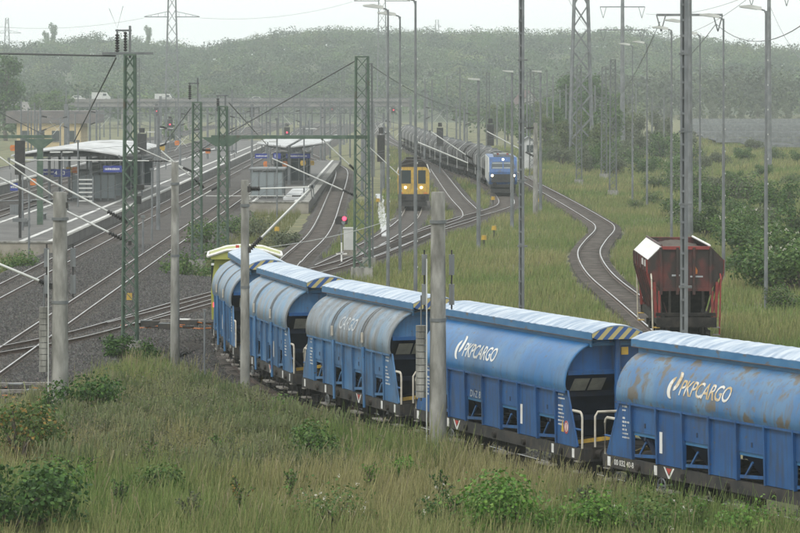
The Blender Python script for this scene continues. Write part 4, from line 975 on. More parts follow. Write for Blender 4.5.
# lamp masts
def lamp(px, pt, h, side, label, r=.072, head=1.15, group='yard lamp masts', zb=-.5):
    s = (HY-pt)/(h-CH); d = FPX/s; x = (px-400)/s
    root = empty('lamp_mast', (x,d,0), 0, label, 'lamp mast', group)
    b = MB(); b.tube([(0,0,zb-.3),(0,0,h*.5),(0,0,h*.5+.02),(0,0,h-.1)],[r*1.5,r*1.25,r,r*.8],10); b.build('pole','galv',root,smooth=True)
    b = MB(); b.tube([(0,0,h-.3),(side*.08,0,h-.08),(side*.35,0,h)],.045,8); b.build('arm','galv',root,smooth=True)
    b = MB(); x0, x1 = side*.25, side*(.25+head)
    b.prism([(x0,h-.07),(x1,h+.10),(x1,h+.17),(x0+(x1-x0)*.5,h+.22),(x0,h+.11)],'y',-.16,.16); hd = b.build('lamp_head','galv_light',root)
    b = MB(); b.prism([(x0+(x1-x0)*.2,h-.05),(x1*.97,h+.07),(x1*.97,h+.085),(x0+(x1-x0)*.2,h-.02)],'y',-.13,.13); b.build('lens','glass_pale',hd)
    for k in range(9):
        z = 2.2+k*1.3
        if z < h-1: b = MB(); b.box((r*1.35,-.02,z),(.05,.05,.09)); b.build('climbing_peg','galv_light',root)
    return root
for px,pt,lb in ((766,9,'lamp mast farthest right, the tallest of the lamp row'),(723.5,17,'lamp mast second from the right of the lamp row'),(700,34,'lamp mast in the thicket, third from the right of the lamp row'),(671.5,29,'lamp mast just left of the steel mast before the red wagon'),(647,43,'shorter lamp mast left of the tall cross-arm pole'),(632.5,45,'lamp mast beside the double-arm pole')):
    lamp(px,pt,15.3,-1,lb)
lamp(685,22,15.6,-1,'lamp mast half hidden behind the steel mast before the red wagon')
lamp(388,8,15.6,-1,'lamp mast left of two close together above the train, middle of the picture'); lamp(400,15,15.6,-1,'lamp mast right of two close together above the train, middle of the picture'); lamp(415.5,-1,15.6,-1,'lamp mast in front of the yellow machine')
def lamp2(px, pt, pb, label):
    g = G(px,pb); h = CH-(pt-HY)/(FPX/g.y); root = empty('lamp_mast', g, 0, label, 'lamp mast', 'yard lamp masts')
    b = MB(); b.tube([(0,0,-.5),(0,0,h*.45),(0,0,h*.45+.02),(0,0,h)],[.16,.15,.11,.10],10); b.build('pole','galv',root,smooth=True)
    b = MB(); b.prism([(.1,h-.05),(-.75,h+.06),(-.75,h+.14),(.1,h+.1)],'y',-.16,.16); b.build('lamp_head','galv_light',root)
    return root
lamp2(478.5,80,245,'short lamp mast left of the blue locomotive'); lamp2(512,72,224,'short lamp mast right in front of the blue locomotive'); lamp2(540.5,72,208,'short lamp mast right of the slender concrete mast')

# ---------------------------------------------------------------- cantilever arms
d130, d112, d118, d200, d210 = g130.y, G(60,421).y, G(245,403).y, g362.y, g197.y
cantilever(d130,(126,221),(9,159),'upper pale arm reaching left from the bushy lattice mast')
cantilever(d130,(130,243),(-4,176),'lower pale arm reaching left from the bushy lattice mast')
cantilever(d112,(52,286),(-30,252),'pale arm low on the leftmost concrete mast')
cantilever(d112,(66,205),(-10,150),'thin pale arm at the top of the leftmost concrete mast',ins=.1,r=.025)
cantilever(d118,(249,250),(313,186),'pale arm rising right from the slim mast over the lime locomotive',ins=.2)
cantilever(d118,(249,189),(311,187),'thin level arm at the top of the slim mast by the lime locomotive',ins=.18,r=.025)
cantilever(d210,(203,187),(160,150),'pale arm sloping up left from the lattice mast with head insulator',ins=.22)
cantilever(d210,(193,172),(137,147),'upper pale arm left of the lattice mast with head insulator',ins=.18,r=.035)
cantilever(d210,(201,150),(234,151),'short dark arm right of the lattice mast with head insulator',ins=.3,r=.03,m='galv_dark')
cantilever(d200,(356,196),(271,158),'long pale arm sloping up left from the green portal mast',ins=.16)
cantilever(d200,(356,171),(322,139),'short pale arm under the portal beam beside its mast',ins=.2,r=.035)
cantilever(d200,(368,146),(400,176),'pale arm falling right from the green portal mast',ins=.05,r=.03)
cantilever(d200,(219,186),(180,208),'pale arm left of the portal post',ins=.2,r=.03)
dC = 178.0; dD = G(478.5,245).y; dS = G(535.5,212).y
cantilever(dD,(475,166),(417,142),'upper pale arm left of the short lamp mast by the blue locomotive',ins=.12,r=.05)
cantilever(dD,(472,159),(430,131),'second pale arm left of the short lamp mast by the blue locomotive',ins=.15,r=.04)
cantilever(dS,(533,156),(486,131),'pale arm over the blue locomotive from the slender concrete mast',ins=.16,r=.05)
cantilever(dS,(533,128),(519,128),'short level arm on the slender concrete mast',ins=.5,r=.03)
def hspan(px0,py0,px1,py1,d,label,r=.04,m='galv_light'):
    a, c = at(px0,py0,d), at(px1,py1,d); root = empty('cross_span', a, 0, label, 'cross span', 'tubular cross spans over the station tracks')
    b = MB(); b.tube([(0,0,0),c-a],r,8); b.build('span_tube',m,root); insulator((c-a)*.86,(c-a)*.98,parent=root,r=.09); return root
hspan(8,160,172,161,250,'level pale tube crossing before the long platform roof')
hspan(0,201,70,199,236,'level pale tube low beside the leftmost concrete mast',m='galv')
hspan(206,196,306,196,300,'level pale tube crossing before the island platform shelter',r=.03)

# ---------------------------------------------------------------- wires
def wire(pts, label, r=.022, m='cable', sag=0.0, group='overhead wires'):
    P = [Vector(p) for p in pts]
    if len(P) == 2 and sag:
        P = [P[0]+(P[1]-P[0])*t-Vector((0,0,sag*4*t*(1-t))) for t in [k/16 for k in range(17)]]
    o0 = P[0]; b = MB(); b.tube([p-o0 for p in P],r,6); o = b.build('overhead_wire',m,loc=o0,smooth=True); return tag(o,label,'wire',group)
wire([at(116,56,d130),at(-30,53,d130+1)],'level black cable from the lattice mast head to the left frame edge',r=.045)
wire([at(116,58,d130),at(74,142,d130+70)],'black cable sloping down left from the lattice mast head',r=.035)
wire([at(357,60,d200),at(186,158,d200+60)],'long black cable sloping from the portal mast top down to the left',r=.035)
wire([at(191,108,d210),at(163,146,d210+60)],'black cable sloping left from the middle lattice mast head',r=.03)
wire([at(229,103,d200),at(268,146,d200+70)],'black cable sloping right from the portal post head',r=.03)
wire([at(-5,110,230),at(46,136,254)],'black cable running down to the left portal knee',r=.03)
wire([at(372,66,G(369,262).y),at(470,110,330)],'thin cable from the grey lattice mast towards the tank wagons',r=.025,sag=.6)
wire([at(521,104,167),at(613,62,345)],'thin cable rising right to the grey lattice mast on the meadow',r=.02,sag=.5)
wire([at(205,252,150),at(396,218,200)],'thin pale wire sagging behind the train towards the portal mast',r=.02,m='cable_pale',sag=.4)
for k,(key,h,lb) in enumerate((('train',5.5,'contact wire above the hopper train track'),('ladder',5.5,'contact wire above the diagonal ladder track'),('middle',5.5,'contact wire above the middle yard track'),('platform_main',5.5,'contact wire above the track between the platforms'),('platform_outer',5.5,'contact wire above the track along the long platform'),('station_a',5.5,'contact wire above the nearer station track'))):
    P = PATH[key]; P = P[(P[:,1] > 150) & (P[:,1] < 520)]; P = P[::14]
    wire([(p[0]+.25*math.sin(i*1.3),p[1],h+.03*math.sin(i)) for i,p in enumerate(P)],lb,r=.010)
    wire([(p[0],p[1],h+.75+.55*abs(math.sin(i*.5))) for i,p in enumerate(P)],lb.replace('contact wire','carrier wire'),r=.010)

# ---------------------------------------------------------------- high-voltage pylons
def pylon(px, pb, top, d, wb, wt, arms, m, label, th=.22, hw=6):
    x = (px-400)*d/FPX; root = lattice((x,d,pb), top-pb, wb, wt, m, label, 'pylon', None, bay=(wb+wt)*.62, th=th, name='pylon', parts=False)
    for z, half in arms:
        b = MB()
        for s in (-1,1):
            b.bar((s*wt*.5,0,z-pb),(s*half,0,z-pb),.22,.25); b.bar((s*wt*.5,0,z-pb+wt*1.0),(s*half,0,z-pb+.1),.16,.16)
            for k in range(1,4): t = k/4; b.bar((s*half*t,0,z-pb),(s*half*t,0,z-pb+(1-t)*wt*1.0),.1,.1)
        b.build('cross_arm',m,root)
    return root
def zy(py,d): return CH-(py-HY)*d/FPX
pylon(172,-1,zy(-30,930),930,4.2,1.6,[(zy(17,930),7.8)],'galv','lattice pylon above the trees, one arm showing, left')
pylon(7,5,zy(18,1750),1750,5,1.4,[(zy(33,1750),7.5),(zy(43,1750),9)],'galv','small distant pylon with two arms at the left frame edge')
pylon(382,0,zy(-20,1000),1000,3.2,1.8,[(zy(1,1000),8.5)],'galv','lattice pylon behind the two close lamp masts')
pylon(437,12,zy(20,1790),1790,4.4,1.5,[(zy(27,1790),2.2)],'galv','tiny hazy tower on the hill crest')
pylon(670,10,zy(30,1780),1780,4,1.4,[(zy(39,1780),9.5)],'galv','distant pylon with a wide arm on the right hill crest')
pylon(581,-.5,zy(-40,500),500,3.6,1.7,[(zy(-30,500),7)],'galv','large lattice pylon rising out of the frame behind the lamp row',th=.3)
def arm_pole(px, d, arms, label, top):
    x = (px-400)*d/FPX; root = empty('arm_pole', (x,d,-.5), 0, label, 'power pole', 'tubular power poles')
    b = MB(); b.tube([(0,0,0),(0,0,top)],[.36*d/574+.12,.20*d/574+.08],12); b.build('pole','galv',root,smooth=True)
    for z, half in arms:
        z += .5; b = MB(); b.bar((-half,0,z),(half,0,z),.16,.18); ar = b.build('cross_arm','galv',root)
        for s in (-1,1):
            vw = half*.14; ll = half*.5
            for q in (-1,1): b = MB(); b.bar((s*(half*.86+q*vw),0,z),(s*half*.86,0,z-ll),.09); b.build('insulator_string','galv_dark',ar)
    return root
arm_pole(622.5,574,[(zy(7,574),3.9),(zy(30,574),3.9)],'tubular power pole with two cross arms',29)
arm_pole(689.5,250,[(zy(15,250),2.5)],'tubular power pole with one cross arm behind the steel mast',19)
arm_pole(769,420,[(zy(-4,420),2.6)],'power pole arm at the top right frame edge',24)
for (a_,c_,lb) in (((646,14,574),(800,-30,430),'power line leaving the double-arm pole to the upper right'),((646,38,574),(756,-8,420),'lower power line between the two cross-arm poles'),((770,6,420),(830,75,330),'power line falling right from the top right pole'),((600,33,574),(560,-20,480),'power line from the double-arm pole up to the pylon'),((660,22,250),(600,105,480),'power line sloping left from the one-arm pole'),((716,24,250),(840,-10,180),'power line rising right from the one-arm pole'),((716,24,250),(640,75,520),'power line falling behind from the one-arm pole'),((144,18,930),(-30,24,900),'power line left of the one-armed pylon'),((200,18,930),(352,2,1000),'power line between the two lattice pylons')):
    wire([at(*a_),at(*c_)],lb,r=.05 if a_[2] > 800 else .03,m='cable_pale' if a_[2] > 800 else 'galv',sag=2.0,group='high-voltage lines')

# ---------------------------------------------------------------- hazy far masts of the station throat and the siding
proto = None; rm = random.Random(4)
spots = [(x,rm.uniform(132,158),rm.uniform(84,112)) for x in (66,78,90,150,166,178,190,208,216,232,240,262,270,283,294,300,312,324,330,350)] + \
        [(x,rm.uniform(138,160),rm.uniform(66,98)) for x in (425,432,447,460,467,497,505,527,547,553,560,566,572,588,595,603,610,636,652,664)] + [(x,rm.uniform(128,150),rm.uniform(92,112)) for x in (12,28,52,110,118)] + [(rm.uniform(20,350),rm.uniform(126,165),rm.uniform(100,122)) for _ in range(38)]
for px,pb,pt in spots:
    g = G(px,pb); s = FPX/g.y; h = CH-(pt-HY)/s
    if proto is None:
        proto = empty('far_mast'); b = MB(); b.tube([(0,0,-.5),(0,0,9)],[.16,.11],8); b.build('pole','galv_dark',proto)
        b = MB(); b.bar((0,0,7.6),(2.4,0,7.2),.07); b.bar((0,0,6.2),(2.3,0,7.1),.06); b.build('arm','galv_dark',proto)
        tag(proto, 'slender grey mast fading into the far haze of the yard', 'catenary mast', 'slender far catenary masts'); t = proto
    else: t = copy_tree(proto)
    t.location = (g.x,g.y,0); t.scale = (rm.choice((-1,1)),1,h/9)

# portal beams over the station throat
for d,xa,xb,z,lb in ((425,-43,-3.5,7.6,'nearest grey portal beam over the station throat behind the canopies'),(520,-43,0,7.8,'second grey portal beam over the station throat'),(620,-45,2,8.0,'third grey portal beam over the station throat'),(740,-45,6,8.2,'farthest grey portal beam over the station throat')):
    t = empty('portal_frame', ((xa+xb)/2,d,0), 0, lb, 'portal', 'grey portals over the station throat'); hw_ = (xb-xa)/2
    for s in (-1,1): b = MB(); b.bx(s*hw_-.25,s*hw_+.25,-.25,.25,-.5,z+1.2); b.build('post','galv_dark',t)
    b = MB(); b.bx(-hw_,hw_,-.05,.05,z,z+.1); b.bx(-hw_,hw_,-.05,.05,z+.8,z+.9); nb_ = int(hw_*2/1.2)
    for k in range(nb_): xk = -hw_+2*hw_*k/nb_; b.bar((xk,0,z+(.05 if k % 2 else .85)),(xk+2*hw_/nb_,0,z+(.85 if k % 2 else .05)),.07)
    b.build('lattice_girder','galv_dark',t)
    for k in range(6): xk = -hw_+3+k*(2*hw_-6)/5; b = MB(); b.bar((xk,0,z),(xk,0,z-1.5),.09); b.bar((xk,0,z-1.4),(xk+1.6,0,z-1.8),.06); b.build('drop_bracket','galv_dark',t)
# nearer masts standing between the station tracks
proto = None
for x,d in ((-19.2,262),(-19.2,318),(-19.3,372),(-19.3,430),(-19.3,490),(-37.6,236),(-37.6,290),(-37.6,345),(-37.6,400),(-42.2,330),(-42.2,420),(-13.2,440),(-4.0,350),(-4.4,410),(-4.2,470),(-28,420),(-28,480),(-12,500),(-1.8,360),(8.2,420),(8.2,480),(3.4,455)):
    if proto is None:
        proto = empty('station_mast'); b = MB(); b.tube([(0,0,-.5),(0,0,8.2)],[.17,.12],8); b.build('pole','galv',proto)
        b = MB(); b.bar((0,0,7.4),(2.6,0,6.9),.06); b.build('upper_arm','galv',proto); b = MB(); b.bar((0,0,5.9),(2.5,0,6.85),.06); b.build('lower_arm','galv',proto)
        insulator((.15,0,7.38),(.7,0,7.27),parent=proto,r=.09); insulator((.15,0,5.96),(.65,0,6.15),parent=proto,r=.09)
        b = MB(); b.bar((2.4,0,6.8),(1.3,0,5.6),.04); b.build('steady_arm','galv_light',proto)
        tag(proto,'grey mast with insulated arms between the station tracks','catenary mast','grey masts between the station tracks'); t = proto
    else: t = copy_tree(proto)
    t.location = (x,d,0); t.scale = (rm.choice((-1,1)),1,rm.uniform(.92,1.12))
# ---------------------------------------------------------------- signals
def signal(px, py, d, h, label, on=True, w_=.9, hh=1.9, zb=0, tail=True):
    x = (px-400)*d/FPX; z = CH-(py-HY)*d/FPX; root = empty('signal', (x,d,zb), 0, label, 'signal', 'railway signals')
    b = MB(); b.tube([(0,.1,-.3-zb*0),(0,.1,z-zb)],.08,8); b.build('post','galv',root)
    b = MB(); b.bx(-w_/2,w_/2,-.1,.1,z-zb-hh*.55,z-zb+hh*.45); b.build('signal_board','black',root)
    b = MB(); b.bx(-w_*.3,w_*.3,-.08,.08,z-zb+hh*.5,z-zb+hh*.72); b.build('cap_board','black',root)
    if on: b = MB(); b.tube([(0,-.1,z-zb),(0,-.16,z-zb)],[.12,.11],12); b.build('red_lamp','lamp_red',root)
    return root
signal(156.5,111,640,0,'red signal farther left of two above the long platform roof'); signal(170,124.5,560,0,'red signal nearer right of two above the long platform roof')
signal(252,111.5,620,0,'red signal above the island platform, upper left'); signal(287,132.5,520,0,'red signal directly over the island platform roof')
signal(332,109,760,0,'faint red signal under the far bridge',hh=1.2); signal(393.5,110,700,0,'faint red signal right of the green portal mast',hh=1.2)
signal(490.5,134,402,0,'unlit black signal board behind the blue locomotive',False,.85,2.6); signal(440,136,430,0,'unlit black signal board before the tank wagons',False,.85,2.4)
signal(381,147,320,0,'unlit black signal board right of the green portal mast',False,.75,2.6); signal(142,143,320,0,'unlit black signal board over the long platform roof end',False,.9,2.0); signal(342,230,210,0,'',True) if False else None
# dwarf signal with its white-striped post
g = G(341.5,263); ds = empty('dwarf_signal', g, 0, 'low signal with red lamp and white foot beside the curved track', 'signal', 'railway signals')
b = MB(); b.tube([(0,0,-.4),(0,0,2.5)],.05,8); b.build('post','galv',ds)
b = MB(); b.prism([(-.38,2.45),(.38,2.45),(.42,2.75),(.25,2.98),(-.25,2.98),(-.42,2.75)],'y',-.1,.12); b.build('signal_board','black',ds)
b = MB(); b.tube([(.18,-.1,2.82),(.18,-.18,2.82)],[.14,.12],12); b.build('red_lamp','lamp_red',ds); b = MB(); b.tube([(.12,-.1,2.58),(.12,-.14,2.58)],[.13,.12],12); b.build('white_lamp','glass_pale',ds)
b = MB(); b.bx(-.05,.05,-.07,-.055,0.1,1.3); b.bx(-.35,.35,-.07,-.055,.55,.63); b.build('white_marker','white',ds)
g = G(350,255); cb_ = empty('relay_cabinet', g, 0, 'grey relay cabinet on a brick footing beside the dwarf signal', 'cabinet')
b = MB(); b.bx(-.42,.42,-.3,.3,.35,1.75); bdy = b.build('housing','galv_light',cb_); b = MB(); b.bx(-.46,.46,-.34,.34,1.752,1.83); b.build('lid','galv_light',cb_)
b = MB(); b.bx(.30,.34,-.325,-.303,.95,1.15); b.build('handle','black',bdy)
for k in range(3):
    for j in range(4): b = MB(); b.bx(-.44+.225*j+(.1 if k % 2 else 0),-.235+.225*j+(.1 if k % 2 else 0),-.33,.33,-.02+.12*k,.09+.12*k); b.build('brick','brick',cb_)
# yellow markers and trackside bits
for px,py,lb in ((277,235,'yellow marker box below the portal post bush'),(493,203,'yellow marker just before the blue locomotive'),(494,234,'yellow marker on the meadow beside the ladder track'),(484,244,'yellow marker lower on the meadow'),(540,205,'yellow marker at the foot of the slender concrete mast'),(378,205,'yellow marker beside the white cable trough')):
    g = G(px,py); t = empty('ground_marker', g, 0, lb, 'marker', 'yellow trackside markers')
    b = MB(); b.tube([(0,0,-.5),(0,0,.35)],.05,6); b.build('stake','black',t); b = MB(); b.prism([(-.2,.3),(.2,.3),(.16,.62),(-.16,.62)],'y',-.12,.12); b.build('cap','yellow',t)
tr = empty('cable_trough', G(383,230), 0, 'white concrete cable trough covers running away beside the machine track', 'cable trough')
P0, P1 = G(386,233), G(379,192)
for k in range(22):
    a_ = P0+(P1-P0)*(k/22); b = MB(); b.box(a_-tr.location+Vector((rnd.uniform(-.08,.08),0,-.18)),(.62,(P1-P0).length/22*.93,.14)); b.build('cover_slab','roof_white',tr)
# point machines and boards in the left ballast
for i,(px,py,lb) in enumerate((((150,322,'point machine with orange cables behind the bushy lattice mast')),((168,325,'point machine near the slim concrete mast at the ballast end')),((188,321,'point machine with white lid beside the hopper train')),((20,386,'point machine among boards at the lower left')),((38,392,'second point machine with orange cables at the lower left')))):
    g = G(px,py); t = empty('point_machine', g, rnd.uniform(-.2,.2), lb, 'point machine', 'point machines in the ballast')
    b = MB(); b.bx(-.45,.45,-.22,.22,-.22,.06); b.build('housing','frame',t); b = MB(); b.bx(-.42,.1,-.2,.2,.062,.10); b.build('lid','white' if i == 2 else 'galv_dark',t)
    b = MB(); b.bar((-1.1,0,-.1),(1.2,.2,-.1),.07); b.bar((-1.0,.5,-.12),(1.0,.55,-.12),.07); b.build('drive_rod','under',t)
    b = MB(); b.tube([(.45,0,-.05),(.9,.3,-.15),(1.5,.1,-.17),(2.0,.5,-.17)],.035,6); b.build('orange_cable','orange',t); b = MB(); b.tube([(-.45,0,-.05),(-.9,.4,-.16),(-1.4,.3,-.17)],.03,6); b.build('orange_cable','orange',t)
for i,(px,py,ln,rz,lb) in enumerate(((22,381,2.6,.15,'timber board lying in the lower left ballast'),(10,388,2.2,.05,'second timber board lying in the lower left ballast'),(183,318,2.2,.1,'timber board lying beside the hopper train head'))):
    b = MB(); b.box((0,0,0),(ln,.26,.12)); o = b.build('timber_board','step',loc=G(px,py)-Vector((0,0,.12))); o.rotation_euler = (0,0,rz); tag(o,lb,'board')

# ---------------------------------------------------------------- station roofs, shelters, signs
def canopy_long():
    x0,x1,y0,y1,z = -35.4,-25.2,300,348,4.9; cx = (x0+x1)/2
    root = empty('platform_canopy', (cx,y0,.55), 0, 'long white ribbed canopy roof over the long platform', 'canopy')
    rows = []
    for i in range(32):
        y = (y1-y0)*i/31; rows.append([((x0-cx)+(x1-x0)*k/8, y, z-.55+.75*math.sin(math.pi*k/8)*(.55+.45*math.sin(i*.2+.6))+(.05 if i % 2 else 0)) for k in range(9)])
    b = MB(); b.shell(rows,.12); b.build('roof','roof_white',root)
    for k in range(5):
        for s in (-1,1): b = MB(); b.tube([(s*1.9,3+k*9.2,0),(s*1.9,3+k*9.2,z-.5)],.13,10); b.build('column','galv',root)
        b = MB(); b.bar((-4.6,3+k*9.2,z-.62),(4.6,3+k*9.2,z-.62),.18,.24); b.build('cross_beam','galv_dark',root)
    for s in (-1,1): b = MB(); b.bx(s*4.75-.06,s*4.75+.06,0,y1-y0,z-.78,z-.5); b.build('gutter','galv_dark',root)
    return root
canopy_long()
def canopy_v():
    x0,x1,y0,y1,z = -15.3,-7.6,352,400,4.75; cx = -11.9
    root = empty('platform_canopy', (cx,y0,.55), 0, 'white butterfly canopy roof over the island platform', 'canopy')
    for s,(xa,xb) in ((-1,(x0-cx,-.25)),(1,(.25,x1-cx))):
        rows = [[(xa+(xb-xa)*k/5, (y1-y0)*i/16, z-.55+.5*(abs(xa+(xb-xa)*k/5)/4)**1.3) for k in range(6)] for i in range(17)]
        b = MB(); b.shell(rows,.14); b.build('roof_wing','roof_white',root)
    for k in range(6):
        b = MB(); b.tube([(0,2+k*8.5,0),(0,2+k*8.5,z-.6)],.16,10); b.build('column','galv',root)
        b = MB(); b.bar((0,2+k*8.5,z-1.0),(-3.2,2+k*8.5,z-.3),.14,.2); b.bar((0,2+k*8.5,z-1.0),(3.6,2+k*8.5,z-.25),.14,.2); b.build('wing_strut','galv_dark',root)
    return root
canopy_v()
# far-left third canopy
root = empty('platform_canopy', (-47,300,.55), 0, 'white canopy roof tip at the left frame edge', 'canopy')
rows = [[(-4+8*k/5, 40*i/8, 4.0+.4*math.sin(math.pi*k/5)) for k in range(6)] for i in range(9)]; b = MB(); b.shell(rows,.12); b.build('roof','roof_white',root)
for k in range(4): b = MB(); b.tube([(0,2+k*11,0),(0,2+k*11,4.1)],.14,10); b.build('column','galv',root)
def shelter(pos, sx, sy, h, label, nb=4, m='glass_pale'):
    root = empty('waiting_shelter', pos, 0, label, 'shelter')
    for i in range(nb+1):
        x = -sx/2+sx*i/nb
        for y in (0,sy): b = MB(); b.bx(x-.05,x+.05,y-.05,y+.05,0,h); b.build('frame_post','galv_dark',root)
    for i in range(nb):
        x = -sx/2+sx*i/nb
        b = MB(); b.bx(x+.07,x+sx/nb-.07,-.015,.015,.25,h-.2); b.build('glass_pane',m,root)
        b = MB(); b.bx(x+.07,x+sx/nb-.07,sy-.015,sy+.015,.25,h-.2); b.build('glass_pane',m,root)
    b = MB(); b.bx(-sx/2-.2,sx/2+.2,-.2,sy+.2,h,h+.16); b.build('roof','galv_dark',root)
    return root
shelter((-12.6,312,.55),3.0,6,2.7,'glass waiting shelter on the island platform end')
shelter((-12.0,362,.55),3.6,12,3.0,'dark glass stair housing under the butterfly roof',m='glass')
shelter((-28.4,306,.55),4.0,7,2.6,'glass waiting shelter under the long white roof',nb=6)
shelter((-28.4,330,.55),5.0,16,3.2,'dark glass stair housing under the long white roof',nb=5,m='glass')
lf = empty('vending_rack', (-28.2,296,.55), 0, 'pale slatted rack on the long platform before the shelter', 'rack')
for k in range(6): b = MB(); b.bx(-.6,.6,-.1,.1,.3+.38*k,.42+.38*k); b.build('slat','galv_light',lf)
for s in (-1,1): b = MB(); b.bx(s*.66-.05,s*.66+.05,-.08,.08,0,2.5); b.build('side_post','galv',lf)
def sign(px,py,d,wm,hm,label,txt=None,m='sign_blue',zb=.55):
    c = at(px,py,d); root = empty('platform_sign', (c.x,c.y,c.z), 0, label, 'sign', 'blue platform signs')
    b = MB(); b.bx(-wm/2,wm/2,-.06,.06,-hm/2,hm/2); pn = b.build('sign_panel',m,root)
    for s in (-.4,.4): b = MB(); b.tube([(s*wm,0,hm/2),(s*wm,0,hm/2+.9)],.03,6); b.build('hanger','galv_dark',root)
    if not txt:                                 # lettering too small to read at this distance
        b = MB(); xx = -wm*.4; rs_ = random.Random(int(px*10))
        while xx < wm*.36: dw = .05+.05*rs_.random(); b.bx(xx,xx+dw,-.066,-.061,-hm*.14,hm*(.08+.1*rs_.random())); xx += dw+.04
        b.build('sign_lettering','white',root)
    if txt:
        vs, fs = text_pts(txt, hm*.75); wv = max(x for x,y in vs); k = min(1,wm*.8/wv)
        mapped('sign_lettering',[(x*k,y*k) for x,y in vs],fs,lambda u,v: (-wm*.4+u,-.065,-hm*.25+v),'white',root)
    return root
sign(112.5,169,300,1.7,.6,'blue platform sign beside the bushy lattice mast'); sign(48,172,305,1.5,.55,'blue hanging sign left on the long platform')
sign(58,173,303,.8,.7,'blue hanging sign with number on the long platform',txt='4'); sign(66,173,303,.8,.7,'blue hanging sign with number next to the other on the long platform',txt='3')
sign(14,187,280,.65,.65,'small blue sign at the left frame edge'); sign(262,156,352,1.5,.5,'blue sign under the left wing of the butterfly roof'); sign(277,156,352,.8,.6,'small blue number sign under the butterfly roof',txt='1'); sign(298,156,354,2.6,.5,'long blue sign under the right wing of the butterfly roof')
for i,(px,py,d) in enumerate(((69,170,305),(75,170,305),(33,182,285),(162,148,330),(208,151,360),(266,164,352),(303,163,353),(20,149,320),(13,148,320),(312,163,400),(177,143,400),(285,164,354))):
    c = at(px,py,d); b = MB(); b.prism([(-.22,-.28),(.22,-.28),(.30,.0),(.22,.28),(-.22,.28),(-.30,0)],'y',-.1,.1); o = b.build('hanging_plate','orange' if i % 3 else 'yellow',loc=c)
    tag(o,('small orange' if i % 3 else 'small yellow')+' marker plate hanging over the station platforms','plate','orange hanging plates')
for i,(px,pt,pb) in enumerate(((29,178,262),(78,140,213),(152,168,238),(143,215,252),(277,118,215),(304,128,202),(178,60,142))):
    g = G(px,pb); h = CH-(pt-HY)/(FPX/g.y); t = empty('platform_post', g, 0, ('slim grey post left on the long platform','slim grey post before the long white roof','slim grey post at the platform edge beside the lattice mast','short grey post in the ballast behind the lattice mast','slim grey post left of the butterfly roof','slim grey post right of the butterfly roof','tall slim post above the slim concrete mast')[i], 'post', 'slim station posts')
    b = MB(); b.tube([(0,0,-.4),(0,0,h)],.07,8); b.build('pole','galv',t); b = MB(); b.box((0,-.05,h-.1),(.3,.1,.2)); b.build('cap','galv_dark',t)
# platform lamps and benches
for i,(x,d) in enumerate(((-27.9,244),(-27.9,272),(-29.8,388),(-29.8,420),(-12.9,322),(-11.5,418),(-46.5,286),(-46.5,350))):
    t = empty('platform_lamp', (x,d,.55), 0, 'slim twin-armed lamp post standing on a station platform', 'lamp post', 'platform lamp posts')
    b = MB(); b.tube([(0,0,0),(0,0,5.2)],[.08,.05],8); b.build('pole','galv',t)
    for s in (-1,1): b = MB(); b.bx(s*.1,s*.95,-.12,.12,5.16,5.28); b.build('lamp_head','galv_light',t)
for i,(x,d) in enumerate(((-28.6,252),(-28.6,264),(-28.6,282),(-12.4,330),(-12.4,342))):
    t = empty('platform_bench', (x,d,.55), 0, 'dark wire bench on a station platform', 'bench', 'platform benches')
    b = MB(); b.bx(-.25,.25,-1.2,1.2,.42,.48); b.build('seat','galv_dark',t); b = MB(); b.bx(-.3,-.25,-1.2,1.2,.5,.95); b.build('backrest','galv_dark',t)
    for s in (-1,1): b = MB(); b.bx(-.2,.2,s*.9-.04,s*.9+.04,0,.42); b.build('leg','galv_dark',t)
# tall black box signal at the leftmost platform
g = G(20,246); t = empty('platform_signal', g, 0, 'dark signal post with side box on the left platform end', 'signal')
b = MB(); b.tube([(0,0,-.3),(0,0,7)],.11,8); b.build('post','black',t); b = MB(); b.bx(-.35,.35,-.15,.15,5.0,7.4); b.build('signal_board','black',t); b = MB(); b.bx(-.7,-.1,-.1,.1,2.2,2.9); b.build('side_box','galv',t); b = MB(); b.bx(-.5,.5,-.15,.15,1.7,1.95); b.build('platform_bracket','galv_dark',t)
b = MB(); b.bx(-.16,.16,-.2,.2,-.3,.25); b.build('foot_marker','orange',t)

# ---------------------------------------------------------------- far road bridge, cars, depot
br = empty('road_bridge', (-45,900,0), 0, 'hazy grey road bridge crossing the yard far behind the station', 'bridge')
b = MB(); b.bx(-55,48,-6,6,5.4,6.6); b.build('deck','bridge',br); b = MB(); b.bx(-55,48,-6.3,-6.05,6.6,7.5); b.build('parapet','bridge',br); b = MB(); b.bx(-55,48,6.05,6.3,6.6,7.5); b.build('parapet','bridge',br)
for k in range(6): b = MB(); b.bx(-48+k*18-.6,-48+k*18+.6,-5,5,-.6,5.4); b.build('pier','bridge',br)
b = MB(); b.add([(-140,-7,7.0),(-55,-7,6.6),(-55,7,6.6),(-140,7,7.0),(-140,-12,-1),(-55,-12,-1),(-55,12,-1),(-140,12,-1)],[(0,1,2,3),(0,1,5,4),(2,3,7,6),(3,0,4,7),(1,2,6,5)]); tag(b.build('road_embankment','bridge',loc=(-45,900,0)),'grey road embankment leading left from the far bridge','embankment',kind='structure')
